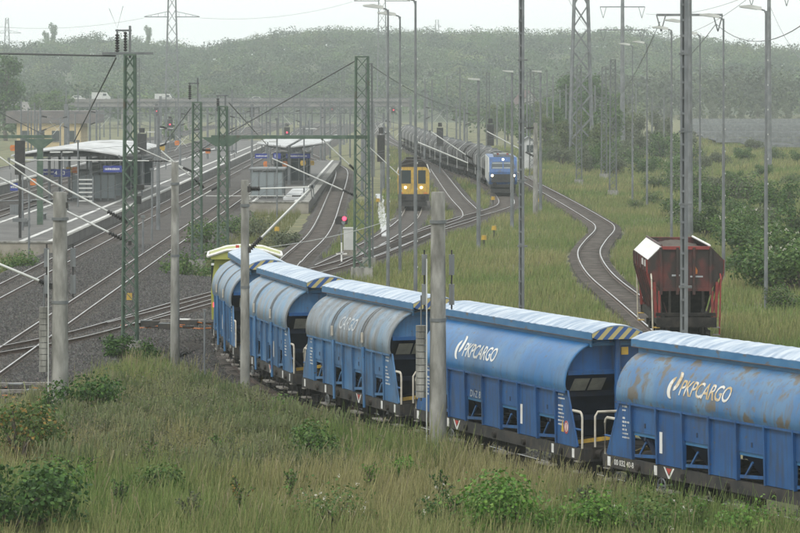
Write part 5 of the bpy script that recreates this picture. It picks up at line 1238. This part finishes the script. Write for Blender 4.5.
def car(px, label, paint, van=False, y=896.5, k=1.0, z=6.62):
    x = (px-400)*y/FPX; root = empty('van' if van else 'car', (x,y,z), 0, label, 'van' if van else 'car', 'vehicles on the far bridge')
    pr = [(-2.5,.35),(2.5,.35),(2.55,1.0),(2.1,1.25),(1.5,2.25),(-2.45,2.3),(-2.5,1.0)] if van else [(-2.1,.3),(2.1,.3),(2.15,.8),(1.3,.95),(.7,1.45),(-1.0,1.5),(-1.7,1.0),(-2.15,.9)]
    b = MB(); b.prism(pr,'y',-.9,.9); b.build('body',paint,root)
    b = MB(); b.bx(.6 if van else -.9,1.5 if van else .55,-.92,.92,1.35 if van else 1.0,1.95 if van else 1.38); b.build('window','glass',root)
    for s in (-1.5,1.5):
        for q in (-.8,.8): b = MB(); b.cyl((s,q-.1,.33),(s,q+.1,.33),.33,14); b.build('wheel','black',root)
    return root
car(101,'white van on the far road left of the bushy lattice mast','galv_light',True,z=7.0); car(77.5,'small white car behind the van on the far road','galv_light',z=6.9); car(164,'white van parked right of the bushy lattice mast on the far bridge','galv_light',True,z=6.62); car(257,'pale car on the far bridge above the island platform','galv_light',z=6.62)
dp = empty('depot_building', (-66,620,-.5), 0, 'low sand-coloured depot with dark roof behind the left platforms', 'building')
b = MB(); b.bx(-6,6,0,14,0,4.6); wl = b.build('wall','sand_wall',dp); b = MB(); b.bx(-8,9,-.5,15,4.6,6.9); b.build('roof','roof_tile',dp)
for k in range(4): b = MB(); b.bx(-5+2.8*k,-3.6+2.8*k,-.04,.03,1.2,3.2); w_ = b.build('window','glass',dp); b = MB(); b.bx(-5.05+2.8*k,-3.55+2.8*k,-.12,.02,1.08,1.2); b.build('sill','concrete',w_)
hs_ = empty('house', (37.5,985,.6), .3, 'small pale gabled house among trees above the tank wagons', 'house')
b = MB(); b.prism([(-3,-2.5),(3,-2.5),(3,5),(0,8.5),(-3,5)],'y',-4,4); b.build('wall','concrete',hs_); b = MB(); b.prism([(-3.4,4.7),(0,8.8),(3.4,4.7),(3.3,5.0),(0,9.1),(-3.3,5.0)],'y',-4.2,4.2); b.build('roof','redwagon',hs_); b = MB(); b.bx(-.5,.5,-4.05,-3.98,1,2.4); b.build('window','glass',hs_)
wb = empty('white_hut', (17.5,452,-.5), 0, 'white trackside hut behind the blue locomotive', 'hut')
b = MB(); b.prism([(-1.2,0),(1.2,0),(1.2,3.9),(0,4.6),(-1.2,3.9)],'y',-1.5,1.5); b.build('wall','roof_white',wb); b = MB(); b.bx(-.2,.8,-1.54,-1.48,2.6,3.6); b.build('window','glass',wb); b = MB(); b.prism([(-1.4,3.8),(0,4.62),(1.4,3.8),(1.4,3.95),(0,4.78),(-1.4,3.95)],'y',-1.7,1.7); b.build('roof','galv',wb)

# ---------------------------------------------------------------- grey panel rows on the right
for k in range(9):
    y = 520+k*44; x0 = .088*y+(9,4,2,1,0,0,0,0,0)[k]; x1 = .135*y+12
    t = empty('panel_row', (x0,y,1.2), 0, '%s of the long pale grey panel rows beyond the thicket, counted from the front' % ordn[k], 'panel row', 'long pale grey panel rows')
    n = 7; wd = (x1-x0)/n
    for j in range(n):
        b = MB(); b.add([(j*wd+.15,-4,.6),((j+1)*wd-.15,-4,.6),((j+1)*wd-.15,14,.80),(j*wd+.15,14,.80)],[(0,1,2,3)]); b.add([(j*wd+.15,-4,.45),((j+1)*wd-.15,-4,.45),((j+1)*wd-.15,14,.65),(j*wd+.15,14,.65)],[(3,2,1,0)]); b.bx(j*wd+.15,(j+1)*wd-.15,-4.1,-4.0,.4,.62); b.build('panel','panel',t)
        b = MB(); b.bx(j*wd+1,j*wd+1.2,-3.6,-3.4,-2,.55); b.bx(j*wd+1,j*wd+1.2,13,13.2,-2,.7); b.build('support','galv',t)
    b = MB(); b.bx(0,x1-x0,-4.3,-4.12,.35,.85+.2*(k % 3)); b.build('front_rail','galv',t)
# ---------------------------------------------------------------- vegetation
def patch(X, Y, k=1.0, ph=0.0):
    return 0.5+0.25*np.sin(X*.55*k+ph+1.7*np.sin(Y*.23*k+ph))+0.25*np.sin(Y*.41*k-ph*2+1.3*np.sin(X*.37*k+1.1))
def blades(name, X, Y, h, wd, c0, c1, lean, label, zoff=0.0, kind='grass', top=.3):
    n = len(X); Z = ground_z(X, Y)+zoff; a = nr.random(n)*2*np.pi; u = np.stack([np.cos(a),np.sin(a)*.35,np.zeros(n)],1); u[:,:2] /= np.hypot(u[:,0],u[:,1])[:,None]
    l = nr.normal(size=(n,2))*lean*h[:,None]; l[:,0] += lean*h*.5
    B = np.stack([X,Y,Z-.05],1); T = B+np.stack([l[:,0],l[:,1],h+.05],1); w_ = wd[:,None]
    V = np.stack([B-u*w_*.5, B+u*w_*.5, T+u*w_*.5*top, T-u*w_*.5*top],1).reshape(-1,3)
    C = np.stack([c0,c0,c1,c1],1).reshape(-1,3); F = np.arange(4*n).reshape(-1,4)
    o = np_mesh(name, V, F, C, 'grassblade'); return tag(o, label, kind, kind='stuff')
def lerp(a, b, t): return np.array(a)[None]*(1-t[:,None])+np.array(b)[None]*t[:,None]
# foreground: tufts, each with its own height and tint
K = 15000; kY = 76+(158-76)*nr.random(K)**1.15; kX = (nr.random(K)-.5)*.275*kY; kh = .55+.85*nr.random(K)**1.5; kt = nr.normal(size=K); kr = .10+.22*nr.random(K)
N = 480000; ki = nr.integers(0,K,N); X = kX[ki]+nr.normal(size=N)*kr[ki]; Y = kY[ki]+nr.normal(size=N)*kr[ki]*1.3
sd = side_of_train(X,Y); dT = track_dist(X,Y,['train'])
ok = (sd > 0) & (dT > 1.6+.5*patch(X,Y,1.6)+1.8*smooth(102,118,Y)) & ((X > yard_right(Y)+.6+.5*patch(X,Y,2.1)) | (Y < 112)) & (Y < 151)
ok &= nr.random(N) < (1-.75*smooth(138,151,Y))*(.45+.75*patch(X,Y,1.9,.4))*.62
X, Y, ki, dT = X[ok], Y[ok], ki[ok], dT[ok]; n = len(X); p1 = np.clip((patch(X,Y,.7,.3)-.5)*1.5+.56+.26*kt[ki],0,1); p2 = patch(X,Y,1.5,2.1)
hgt = (.26+.34*nr.random(n)+.22*p2)*(1-.35*smooth(120,150,Y))*kh[ki]; hgt *= np.where(nr.random(n) < .12, 1.45, 1); hgt += .22*(dT < 4)*(Y < 104)
c = lerp((.050,.130,.018),(.165,.175,.060),np.clip(p1*1.1+.22*nr.normal(size=n),0,1)); tip = lerp((.098,.190,.038),(.320,.290,.140),np.clip(.15+p1*.7+.3*nr.random(n),0,1))
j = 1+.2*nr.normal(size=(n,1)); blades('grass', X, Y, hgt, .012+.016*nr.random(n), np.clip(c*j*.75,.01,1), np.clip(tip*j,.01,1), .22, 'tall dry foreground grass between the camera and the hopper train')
# tall seed stalks along the near track edge and everywhere thinly
N = 60000; Y = 80+60*nr.random(N); X = (nr.random(N)-.5)*.275*Y; sd = side_of_train(X,Y); dT = track_dist(X,Y,['train'])
ok = (sd > 0) & (dT > 1.75) & (X > yard_right(Y)+.8) & (nr.random(N) < np.where(dT < 4, .40, .05)*(1-.85*smooth(102,112,Y)*(dT < 4)))
X, Y = X[ok], Y[ok]; n = len(X)
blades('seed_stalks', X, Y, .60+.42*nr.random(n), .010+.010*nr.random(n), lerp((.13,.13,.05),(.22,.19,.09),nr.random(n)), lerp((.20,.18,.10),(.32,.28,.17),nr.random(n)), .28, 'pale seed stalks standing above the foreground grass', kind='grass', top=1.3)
# olive grey mugwort drifts at the left of the foreground
N = 90000; Y = 92+46*nr.random(N); X = -16+22*nr.random(N); pxx = 400+X*FPX/Y; pyy = HY+CH*FPX/Y
fld = np.exp(-((pxx-190)/95)**2-((pyy-428)/30)**2)+.8*np.exp(-((pxx-95)/40)**2-((pyy-440)/24)**2)+.55*np.exp(-((pxx-220)/120)**2-((pyy-478)/8)**2)
ok = (nr.random(N) < fld*.95) & (side_of_train(X,Y) > 0) & (track_dist(X,Y,['train']) > 3.6) & (X > yard_right(Y)+.8); X, Y = X[ok], Y[ok]; n = len(X)
mk = 3; Xr = np.repeat(X,mk); Yr = np.repeat(Y,mk); hh = np.repeat(.55+.6*nr.random(n),mk); tz = nr.random(n*mk)
P = np.stack([Xr+nr.normal(size=n*mk)*.09*(1-.5*tz), Yr+nr.normal(size=n*mk)*.09*(1-.5*tz), ground_z(Xr,Yr)+hh*(.2+.8*tz)],1)
V,F,C = leaf_quads(P, .055+.05*nr.random(len(P)), mixcols(len(P),[(.105,.112,.062),(.135,.138,.082),(.085,.098,.048),(.165,.158,.10)]), aspect=.8, up=2.0)
tag(np_mesh('weeds',V,F,C,'leaf'),'olive grey tall weeds covering the left foreground bank','weeds',kind='stuff')
kc = 2600; kY = 92+46*nr.random(kc); kX = -16+22*nr.random(kc); pxx = 400+kX*FPX/kY; pyy = HY+CH*FPX/kY
fld = np.exp(-((pxx-190)/95)**2-((pyy-428)/30)**2)+.8*np.exp(-((pxx-95)/40)**2-((pyy-440)/24)**2)+.55*np.exp(-((pxx-220)/120)**2-((pyy-478)/8)**2)
ok = (nr.random(kc) < fld*.9) & (side_of_train(kX,kY) > 0) & (track_dist(kX,kY,['train']) > 3.6) & (kX > yard_right(kY)+.8); kX, kY = kX[ok], kY[ok]
N = 65*len(kX); ki = nr.integers(0,len(kX),N); kh = .6+.55*nr.random(len(kX)); kt = nr.random(len(kX)); X = kX[ki]+nr.normal(size=N)*.16; Y = kY[ki]+nr.normal(size=N)*.2
hgt = kh[ki]*(.55+.45*nr.random(N)); c = lerp((.060,.098,.032),(.115,.130,.055),kt[ki]); tip = lerp((.115,.155,.062),(.21,.22,.115),kt[ki]); j = 1+.15*nr.normal(size=(N,1))
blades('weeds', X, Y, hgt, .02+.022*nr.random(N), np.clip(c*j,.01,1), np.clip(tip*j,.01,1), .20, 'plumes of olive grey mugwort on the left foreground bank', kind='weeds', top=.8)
# meadow beyond the train
def meadow(N, y0, y1, xa, xb, dens, label, hs=(.3,.35), ws=(.025,.03), pal=None, clear=1.4):
    Y = y0+(y1-y0)*nr.random(N)**1.35; X = xa(Y)+(xb(Y)-xa(Y))*nr.random(N)
    ok = (side_of_train(X,Y) < 0) & (track_dist(X,Y,['train']) > 1.6+1.4*(Y < 215)) & (track_dist(X,Y) > clear+.45*patch(X,Y,1.3)) & (nr.random(N) < dens*(.5+.6*patch(X,Y,.8,1.0))) & (X > -9)
    X, Y = X[ok], Y[ok]; n = len(X); p1 = patch(X,Y,.45,.9)*.6+.4*patch(X,Y,1.3,2.2)
    c = lerp((.100,.160,.042),(.235,.218,.100),np.clip(p1+.2*nr.normal(size=n),0,1)); j = 1+.2*nr.normal(size=(n,1))
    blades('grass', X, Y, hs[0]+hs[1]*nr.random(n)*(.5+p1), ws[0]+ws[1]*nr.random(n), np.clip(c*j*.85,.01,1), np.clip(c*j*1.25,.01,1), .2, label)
meadow(330000,112,330,lambda y: -9+0*y,lambda y: .135*y+4,.85,'pale meadow grass between the train, the siding and the lamp row')
meadow(150000,330,620,lambda y: -2+0*y,lambda y: .135*y+4,.7,'hazy meadow grass along the far end of the siding',hs=(.35,.4),ws=(.06,.06))
N = 30000; Y = 118+200*nr.random(N); X = -30+21*nr.random(N)
ok = ((X < -24.7) & (Y < 224) | (X > yard_right(Y)+.8) & (Y > 203) & (Y < 302) & (side_of_train(X,Y) > 2.2)); X, Y = X[ok], Y[ok]; n = len(X)
blades('grass', X, Y, .3+.4*nr.random(n), .03+.03*nr.random(n), lerp((.08,.11,.03),(.13,.13,.05),nr.random(n)), lerp((.11,.15,.045),(.22,.19,.09),nr.random(n)), .2, 'weedy green verge between the yard tracks and the platform end')

# shrubs -----------------------------------------------------------
def shrub_mesh(seed, n, qs, pal, w_, h, nl=9, flowers=0, squat=.8, shell=.5):
    rg = np.random.default_rng(seed); lob = []
    for k in range(nl):
        a = rg.random()*6.28; r = w_*.5*rg.random()**.6*.75; z = h*(.22+.58*rg.random())*(1-.35*(r/(w_*.5))**2)
        q = w_*(.08+.21*rg.random()); lob.append((r*math.cos(a), r*math.sin(a), z, q, q, q*squat))
    P = lobes(n, lob, rg, shell); P[:,2] = np.maximum(P[:,2], .04)
    V,F,C = leaf_quads(P, qs*(.6+.8*rg.random(n)), mixcols(n,pal,rg), rng=rg, out=LASTD[0], loose=.6)
    o = np_mesh('foliage',V,F,C,'leaf'); fm = o.data; bpy.data.objects.remove(o)
    b = MB()
    for l in lob[:7]: b.tube([(rg.normal()*.06,rg.normal()*.06,-.4),(l[0]*.4,l[1]*.4,l[2]*.5),(l[0],l[1],l[2])],[.045*w_/2,.03*w_/2,.012],5)
    o = b.build('stems','bark'); sm = o.data; bpy.data.objects.remove(o); bm_ = None
    if flowers:
        d = rg.normal(size=(flowers,3)); d[:,2] = np.abs(d[:,2]); d /= np.linalg.norm(d,axis=1)[:,None]; k = rg.integers(0,nl,flowers); L_ = np.array(lob)[k]
        Pf = L_[:,:3]+d*L_[:,3:]*1.03
        Pf = np.repeat(Pf,7,0)+rg.normal(size=(flowers*7,3))*qs*.35
        V,F,C = leaf_quads(Pf, qs*.55*(.6+.8*rg.random(len(Pf))), np.full((len(Pf),3),.6), rng=rg, up=2); o = np_mesh('blossom',V,F,C,'petal'); bm_ = o.data; bpy.data.objects.remove(o)
    return fm, sm, bm_
def put_shrub(ms, pos, sc_, rz, label, group=None, name='shrub', cat='shrub'):
    t = empty(name, pos, rz, label, cat, group); t.scale = sc_ if isinstance(sc_, tuple) else (sc_,)*3
    inst('foliage', ms[0], t); inst('stems', ms[1], t)
    if ms[2]: inst('blossom', ms[2], t)
    return t
def gpos(px, py):
    g = G(px,py); return (g.x, g.y, float(ground_z(np.array([g.x]),np.array([g.y]))[0]))
PD = [(.034,.086,.016),(.050,.110,.020),(.026,.066,.014),(.070,.135,.028)]; PM = [(.062,.125,.024),(.082,.150,.032),(.046,.098,.022),(.11,.165,.045)]
PL = [(.095,.205,.026),(.075,.165,.022),(.13,.22,.042),(.055,.135,.018)]; PG = [(.095,.115,.062),(.12,.138,.078),(.078,.098,.05)]
PO = [(.06,.10,.022),(.085,.125,.03),(.05,.085,.02),(.07,.12,.025),(.06,.11,.02),(.24,.16,.04)]
fg = [ # px, base py, width m, height m, leaves, leaf size, palette, flowers, label
 (6,545,2.6,1.5,3600,.075,PD,0,'dark dense bush in the bottom left corner'),(18,466,2.3,1.35,2600,.065,PO,0,'green bush with orange young tips at the left frame edge'),(96,424,2.1,1.1,2400,.07,PD,0,'dark green bush right of the leftmost concrete mast'),
 (48,432,1.3,1.0,1300,.06,PD,0,'small dark bush left of the leftmost concrete mast'),(318,470,1.5,1.05,1700,.062,PM,0,'round green shrub alone in the grass below the grey weathered wagon'),(518,546,3.0,1.35,3600,.07,PL,0,'bright green leafy bush at the bottom below the clean blue wagon'),
 (592,546,1.8,.95,1500,.065,PL,0,'low bright green bush at the bottom right of the larger one'),(336,532,2.4,.85,900,.06,PM,16,'loose bramble with scattered white blossoms at the bottom'),(458,538,1.9,.9,1300,.062,PD,14,'bramble with pale blossoms left of the bright green bush'),
 (655,540,2.6,.8,1500,.062,PM,12,'bramble with pale blossoms under the nearest wagon'),(262,416,1.9,.55,1300,.055,PL,0,'low bright bush at the ballast edge by the slim mast'),(12,540,1.2,.6,300,.06,PM,14,'white blossoms on a low bramble in the bottom left corner'),
 (118,352,1.3,1.15,1500,.075,PD,0,'dark bush at the left foot of the bushy lattice mast'),(143,354,1.4,.95,1500,.075,PD,0,'dark bush at the right foot of the bushy lattice mast'),(185,270,3.4,1.5,1500,.11,PM,0,'bright shrub beside the middle lattice mast foot'),
 (222,262,3.0,1.9,1500,.11,PM,0,'green shrub behind the lime locomotive'),(255,232,3.0,1.5,1300,.12,PG,0,'pale shrub in front of the island platform end'),(232,228,3.2,1.5,1300,.12,PM,0,'green shrub left of the island platform end'),(208,240,3,1.9,1300,.12,PM,0,'green shrub at the middle lattice mast'),(284,240,2.6,1.2,1200,.12,PG,0,'pale low shrub left of the curved track'),
 (400,486,1.2,.7,1000,.06,PL,0,'small light green bush left of the thick mast foot'),(160,500,1.4,.7,1200,.06,PM,0,'small green bush in the left foreground grass'),(60,505,1.2,.8,1000,.06,PL,0,'small light green bush beside the dark corner bush'),(280,440,1.2,.6,900,.06,PM,0,'small green bush on the bank below the third wagon'),
 (20,262,3.2,.9,1300,.11,PM,0,'low green shrub before the brick platform end wall'),(740,545,2.2,.7,1400,.06,PL,0,'low bright weeds at the bottom right')]
for i,(px,py,w_,h,n,qs,pal,fl,lb) in enumerate(fg):
    put_shrub(shrub_mesh(100+i,n,qs,pal,w_,h,nl=17,flowers=fl,shell=.2), gpos(px,py), (1.6 if px < 110 or px == 318 else 1.32) if py > 400 else 1.2, 0, lb, 'single bushes')
# upright sprays
for i,(px,py,h,pal,lb) in enumerate(((75,492,1.25,PL,'light green arching spray in the left foreground'),(240,527,1.25,PO,'thin upright leafy plant with reddish tips at the bottom'),(440,512,1.05,PD,'dark slender weed in the grass below the thick mast'),(120,520,1.0,PD,'dark slender weed beside the bare track in the left foreground'),(190,535,1.0,PG,'grey slender weed at the bottom left'),(585,520,.8,PG,'grey slender weed right of the bright bush'),(150,478,1.0,PM,'green leafy plant in the middle of the left foreground'),(370,500,1.0,PL,'light green leafy plant left of the thick mast foot'),(290,505,.9,PM,'green leafy plant above the white blossoming bramble'),(215,470,1.0,PM,'green leafy plant among the grey plumes'),(700,538,1.0,PL,'light green leafy plant under the nearest wagon'))):
    rg = np.random.default_rng(300+i); ns_ = 9; P = []; b = MB()
    for k in range(ns_):
        a = rg.random()*6.28; r = h*(.25+.35*rg.random())*(1.6 if i == 0 else .55); hh = h*(.6+.4*rg.random())
        pts = [(math.cos(a)*r*t**1.6, math.sin(a)*r*t**1.6, hh*(1-(1-t)**1.6)) for t in np.linspace(0,1,6)]; b.tube([(0,0,-.2)]+pts,[.012]*6+[.004],5)
        for t in np.linspace(.15,1,34): P.append((math.cos(a)*r*t**1.6+rg.normal()*.04, math.sin(a)*r*t**1.6+rg.normal()*.04, hh*(1-(1-t)**1.6)+rg.normal()*.03))
    P = np.array(P); V,F,C = leaf_quads(P,.05+.035*rg.random(len(P)),mixcols(len(P),pal,rg),rng=rg)
    t = empty('leafy_plant', gpos(px,py), 0, lb, 'plant', 'upright foreground plants'); np_mesh('foliage',V,F,C,'leaf',t); b.build('stems','bark',t)
# the thicket beyond the siding
TH = [shrub_mesh(400,2600,.17,PD+PM+[(.10,.13,.055)],4.2,3.0,nl=13),shrub_mesh(401,2400,.17,PM+PG,4.0,2.4,nl=12),shrub_mesh(402,2600,.16,PM,4.4,3.2,nl=14,flowers=16),shrub_mesh(403,2200,.18,PG,4.0,2.6,nl=12),shrub_mesh(404,2400,.15,[(.06,.10,.03),(.08,.13,.035),(.05,.085,.028)],3.2,3.6,nl=13)]
LBT = ['dark green shrub of the thicket beyond the lamp row','mid green shrub of the thicket beyond the lamp row','blossoming elder shrub of the thicket beyond the lamp row','pale grey-green shrub of the thicket beyond the lamp row','tall leafy shrub of the thicket beyond the lamp row']
rt = random.Random(21)
tp = [(732,238,1.0,2),(752,250,1.1,0),(705,232,1.05,4),(718,226,1.0,4),(772,232,1.0,1),(790,262,1.15,2),(770,284,.9,0),(802,285,1.1,2),(700,254,.75,4),(742,268,.6,1),(757,266,.55,1),(692,222,.9,1),(682,212,.9,0),(800,235,1.1,0),(780,212,1.0,0),(752,200,1.1,1),(726,200,1.1,3),(735,185,1.2,0),(762,180,1.3,0),(790,190,1.2,1),(712,186,1.2,3),(690,190,1.1,1),(668,186,.9,1),(655,200,.55,1),(644,172,1.2,0),(630,165,1.2,1),(617,172,1.1,3),(700,172,1.4,3),(720,168,1.3,3),(745,166,1.4,0),(775,167,1.4,1),(799,170,1.4,0),(682,164,1.3,1),(662,160,1.4,0),(640,158,1.4,3),(618,157,1.4,1),(755,158,1.7,3),(600,160,1.3,0),(589,168,1.3,0),(575,160,1.2,1),(562,163,1.0,3),(545,160,1.0,1),(676,176,1.0,2),(650,186,.7,1),(634,205,.4,1),(785,300,.5,1),(690,205,.8,4),(706,206,.9,0),(768,222,.9,3),(742,215,.9,0)]
for px,py,k,v in tp:
    if py < 195 and px > 690: k *= .52
    g = gpos(px,py); sz = k*(.9+.25*rt.random()); put_shrub(TH[v], g, (sz*1.05,sz*1.05,sz*(.85+.3*rt.random())), rt.random()*6, LBT[v], 'shrubs of the thicket beyond the lamp row')

# trees ----------------------------------------------------------------
def tree_mesh(seed, h, w_, n, qs, pal, trunk=.3, col_=False):
    rg = np.random.default_rng(seed); lob = []; b = MB(); th = h*trunk
    b.tube([(0,0,-.6),(rg.normal()*.05*h,0,th),(rg.normal()*.05*h,rg.normal()*.03*h,h*.8)],[h*.028,h*.02,h*.006],8)
    for k in range(16):
        z = th*.8+(h-th*.8)*(k+.5)/16; rad = w_*.5*(math.sin(math.pi*min(1,(z-th*.6)/(h-th*.6)))**.6 if not col_ else .8); a = rg.random()*6.28; r = rad*.75*rg.random()**.5
        q = w_*((.13+.12*rg.random()) if not col_ else (.26+.12*rg.random())); lob.append((math.cos(a)*r,math.sin(a)*r,z,q,q,q*(.8 if not col_ else 1.5)))
        b.tube([(0,0,z*.75),(math.cos(a)*r*.6,math.sin(a)*r*.6,z*.92),(math.cos(a)*r,math.sin(a)*r,z)],[h*.008,h*.005,h*.002],5)
    P = lobes(n, lob, rg, .45); V,F,C = leaf_quads(P, qs*(.6+.8*rg.random(n)), mixcols(n,pal,rg), rng=rg, out=LASTD[0], loose=.5)
    o = np_mesh('crown',V,F,C,'leaf'); cm = o.data; bpy.data.objects.remove(o); o = b.build('trunk','bark'); tm = o.data; bpy.data.objects.remove(o); return cm, tm
def put_tree(ms, pos, k, rz, label, group=None):
    t = empty('tree', pos, rz, label, 'tree', group); t.scale = (k,k,k); inst('crown', ms[0], t); inst('trunk', ms[1], t); return t
TM = [tree_mesh(500,12,8,2600,.42,PD),tree_mesh(501,9,6.5,2400,.36,PM),tree_mesh(502,8,6,2200,.32,[(.10,.135,.04),(.085,.12,.035),(.12,.14,.055)]),tree_mesh(503,14,3.2,1600,.5,PD,trunk=.1,col_=True),tree_mesh(504,7,6,2200,.34,PG,trunk=.12)]
def tree_at(px, d, k, v, label, group=None, z=-.5): put_tree(TM[v], ((px-400)*d/FPX,d,z), k, rt.random()*6, label, group)
tree_at(6,700,1.45,0,'large dark tree at the left frame edge'); tree_at(-14,705,1.4,0,'dark tree partly outside the left frame edge')
tree_at(40,800,1.05,1,'leafy tree behind the depot, left of three'); tree_at(54,790,1.15,1,'leafy tree behind the depot, middle of three'); tree_at(66,800,1.0,1,'leafy tree behind the depot, right of three')
for px,k,lb in ((46,1.05,'left poplar of two on the left skyline'),(53,1.3,'taller poplar of two on the left skyline'),(148,1.15,'poplar left of the one-armed pylon on the skyline')):
    d = 1690; x = (px-400)*d/FPX; put_tree(TM[3],(x,d,float(hill_z(x,d))-1.0),k,rt.random()*6,lb)
gr = 'hazy trees lining the siding'; lbs = {0:'dark tree in the hazy row lining the siding',1:'green tree in the hazy row lining the siding',2:'light green tree in the hazy row lining the siding',4:'grey-green tree in the hazy row lining the siding'}
for px,d,k,v in ((545,520,.8,2),(556,560,.9,1),(566,500,.75,2),(578,540,.9,2),(590,520,.85,1),(600,470,.75,2),(612,560,.95,1),(625,600,1.0,2),(640,560,.9,4),(655,620,.95,4),(668,580,.8,4),(525,620,.9,1),(535,680,1.0,2),(550,700,1.0,1),(508,700,.9,1),(495,720,.9,2),(570,660,1.1,0),(592,640,1.1,0),(615,680,1.1,1),(585,440,.5,4),(640,500,.6,4),(690,560,.6,4),(604,420,.5,1)):
    tree_at(px,d,k,v,lbs[v],gr)
for i,px in enumerate((652,668,684,699,712,728,742,757,771,786,802)):
    tree_at(px,945+rt.random()*20,.75+.2*rt.random(),4,'silvery grey-green bushy tree behind the grey panel rows','silvery tree row behind the panels')
g = jgrid(lambda y: -.03*y, lambda y: .07*y, 720, 1010, 13.0); g = np.array([q for q in g if track_dist([q[0]],[q[1]])[0] > 8])
wood('undergrowth', [(a_,b_,-.5) for a_,b_ in g], 4+4.5*nr.random(len(g)), PALF+[(.10,.11,.06)], 110, .75, 'hazy scrub between the far tracks below the hill', wide=.6)
g = jgrid(lambda y: -.14*y, lambda y: -.055*y, 925, 1020, 12.0)
wood('wood', [(a_,b_,-.5) for a_,b_ in g], 8+5*nr.random(len(g)), PALF, 110, 1.0, 'hazy trees behind the far road bridge')

g = jgrid(lambda y: -.15*y, lambda y: -.068*y, 660, 900, 13.0); g = np.array([q for q in g if abs(q[0]+66) > 16])
wood('undergrowth', [(a_,b_,-.5) for a_,b_ in g], 3+4*nr.random(len(g)), PALF+[(.10,.11,.06)], 90, .7, 'hazy scrub beyond the depot at the left of the station', wide=.6)
# loose ballast stones on the nearer stone beds
def stones(X, Y, Z, sz, label):
    n = len(X); a = nr.random(n)*6.28; V = []
    for k in range(3): t = a+k*2.094+nr.normal(size=n)*.3; V.append(np.stack([X+sz*np.cos(t),Y+sz*np.sin(t),Z-.02],1))
    V.append(np.stack([X+nr.normal(size=n)*sz*.4,Y+nr.normal(size=n)*sz*.4,Z+sz*(.5+.5*nr.random(n))],1)); V = np.stack(V,1).reshape(-1,3)
    F = (np.arange(n)[:,None,None]*4+np.array([[0,1,3],[1,2,3],[2,0,3]])[None]).reshape(-1,3)
    g_ = (.014+.085*nr.random(n)**1.6)[:,None]; C = np.repeat(np.clip(g_*np.array([[1.06,1.0,.95]])*(1+.06*nr.normal(size=(n,3))),.01,.5),4,0)
    tag(np_mesh('ballast_stones',V,F,C,'stone',corners=3),label,'ballast stones',kind='stuff')
N = 130000; Y = 113+125*nr.random(N)**1.5; X = -24.3+16.6*nr.random(N); ok = (X < yard_right(Y)+1.0) & (X > -24.2)
X, Y = X[ok], Y[ok]; stones(X,Y,-.2-.4*np.clip(X-yard_right(Y),0,1),.045+.05*nr.random(len(X)),'loose crushed stones on the dark yard ballast')
P = PATH['train']; T_, N_ = frames(P); k = nr.integers(0,int(np.searchsorted(P[:,1],205)),60000); off = 1.35+2.0*nr.random(60000); off *= np.where(nr.random(60000) < .8, -1, 1)
X = P[k,0]+N_[k,0]*off+nr.normal(size=60000)*.5*T_[k,0]; Y = P[k,1]+N_[k,1]*off+nr.normal(size=60000)*.9*T_[k,1]
Z = np.array([train_drop(y) for y in P[:,1]])[k]-.19-np.clip(np.abs(off)-1.75,0,9)*.27; stones(X,Y,Z,.045+.05*nr.random(60000),'loose crushed stones on the shoulder of the hopper train track')
# give alike things their own place in words
def ordinal(n):
    ones = ['zeroth','first','second','third','fourth','fifth','sixth','seventh','eighth','ninth','tenth','eleventh','twelfth','thirteenth','fourteenth','fifteenth','sixteenth','seventeenth','eighteenth','nineteenth']
    tens = {20:'twenty',30:'thirty',40:'forty',50:'fifty',60:'sixty',70:'seventy',80:'eighty',90:'ninety'}; tenth = {20:'twentieth',30:'thirtieth',40:'fortieth',50:'fiftieth',60:'sixtieth',70:'seventieth',80:'eightieth',90:'ninetieth'}
    return ones[n] if n < 20 else (tenth[n] if n % 10 == 0 else tens[n-n%10]+'-'+ones[n%10])
same = {}
for o in list(sc.objects):
    if o.parent is None and 'label' in o.keys() and o.get('group'): same.setdefault(o['label'], []).append(o)
for lb, os_ in same.items():
    if len(os_) > 1:
        os_.sort(key=lambda o: o.location.x/o.location.y)
        for i, o in enumerate(os_): o['label'] = '%s %s, counted from the left' % (ordinal(i+1), lb)
# ---------------------------------------------------------------- damp air
hz = MB(); hz.bx(-1200,1200,-60,3100,-14,66); ho = hz.build('haze','white'); ho.data.materials.clear()
hm = bpy.data.materials.new('haze_air'); hm.use_nodes = True; t = hm.node_tree; t.nodes.clear()
pv = t.nodes.new('ShaderNodeVolumePrincipled'); pv.inputs['Color'].default_value = (.90,.96,.97,1); pv.inputs['Density'].default_value = 0.00028; pv.inputs['Anisotropy'].default_value = 0.3
om = t.nodes.new('ShaderNodeOutputMaterial'); t.links.new(pv.outputs[0], om.inputs['Volume']); ho.data.materials.append(hm)
tag(ho,'thin damp haze filling the whole valley','haze',kind='stuff')
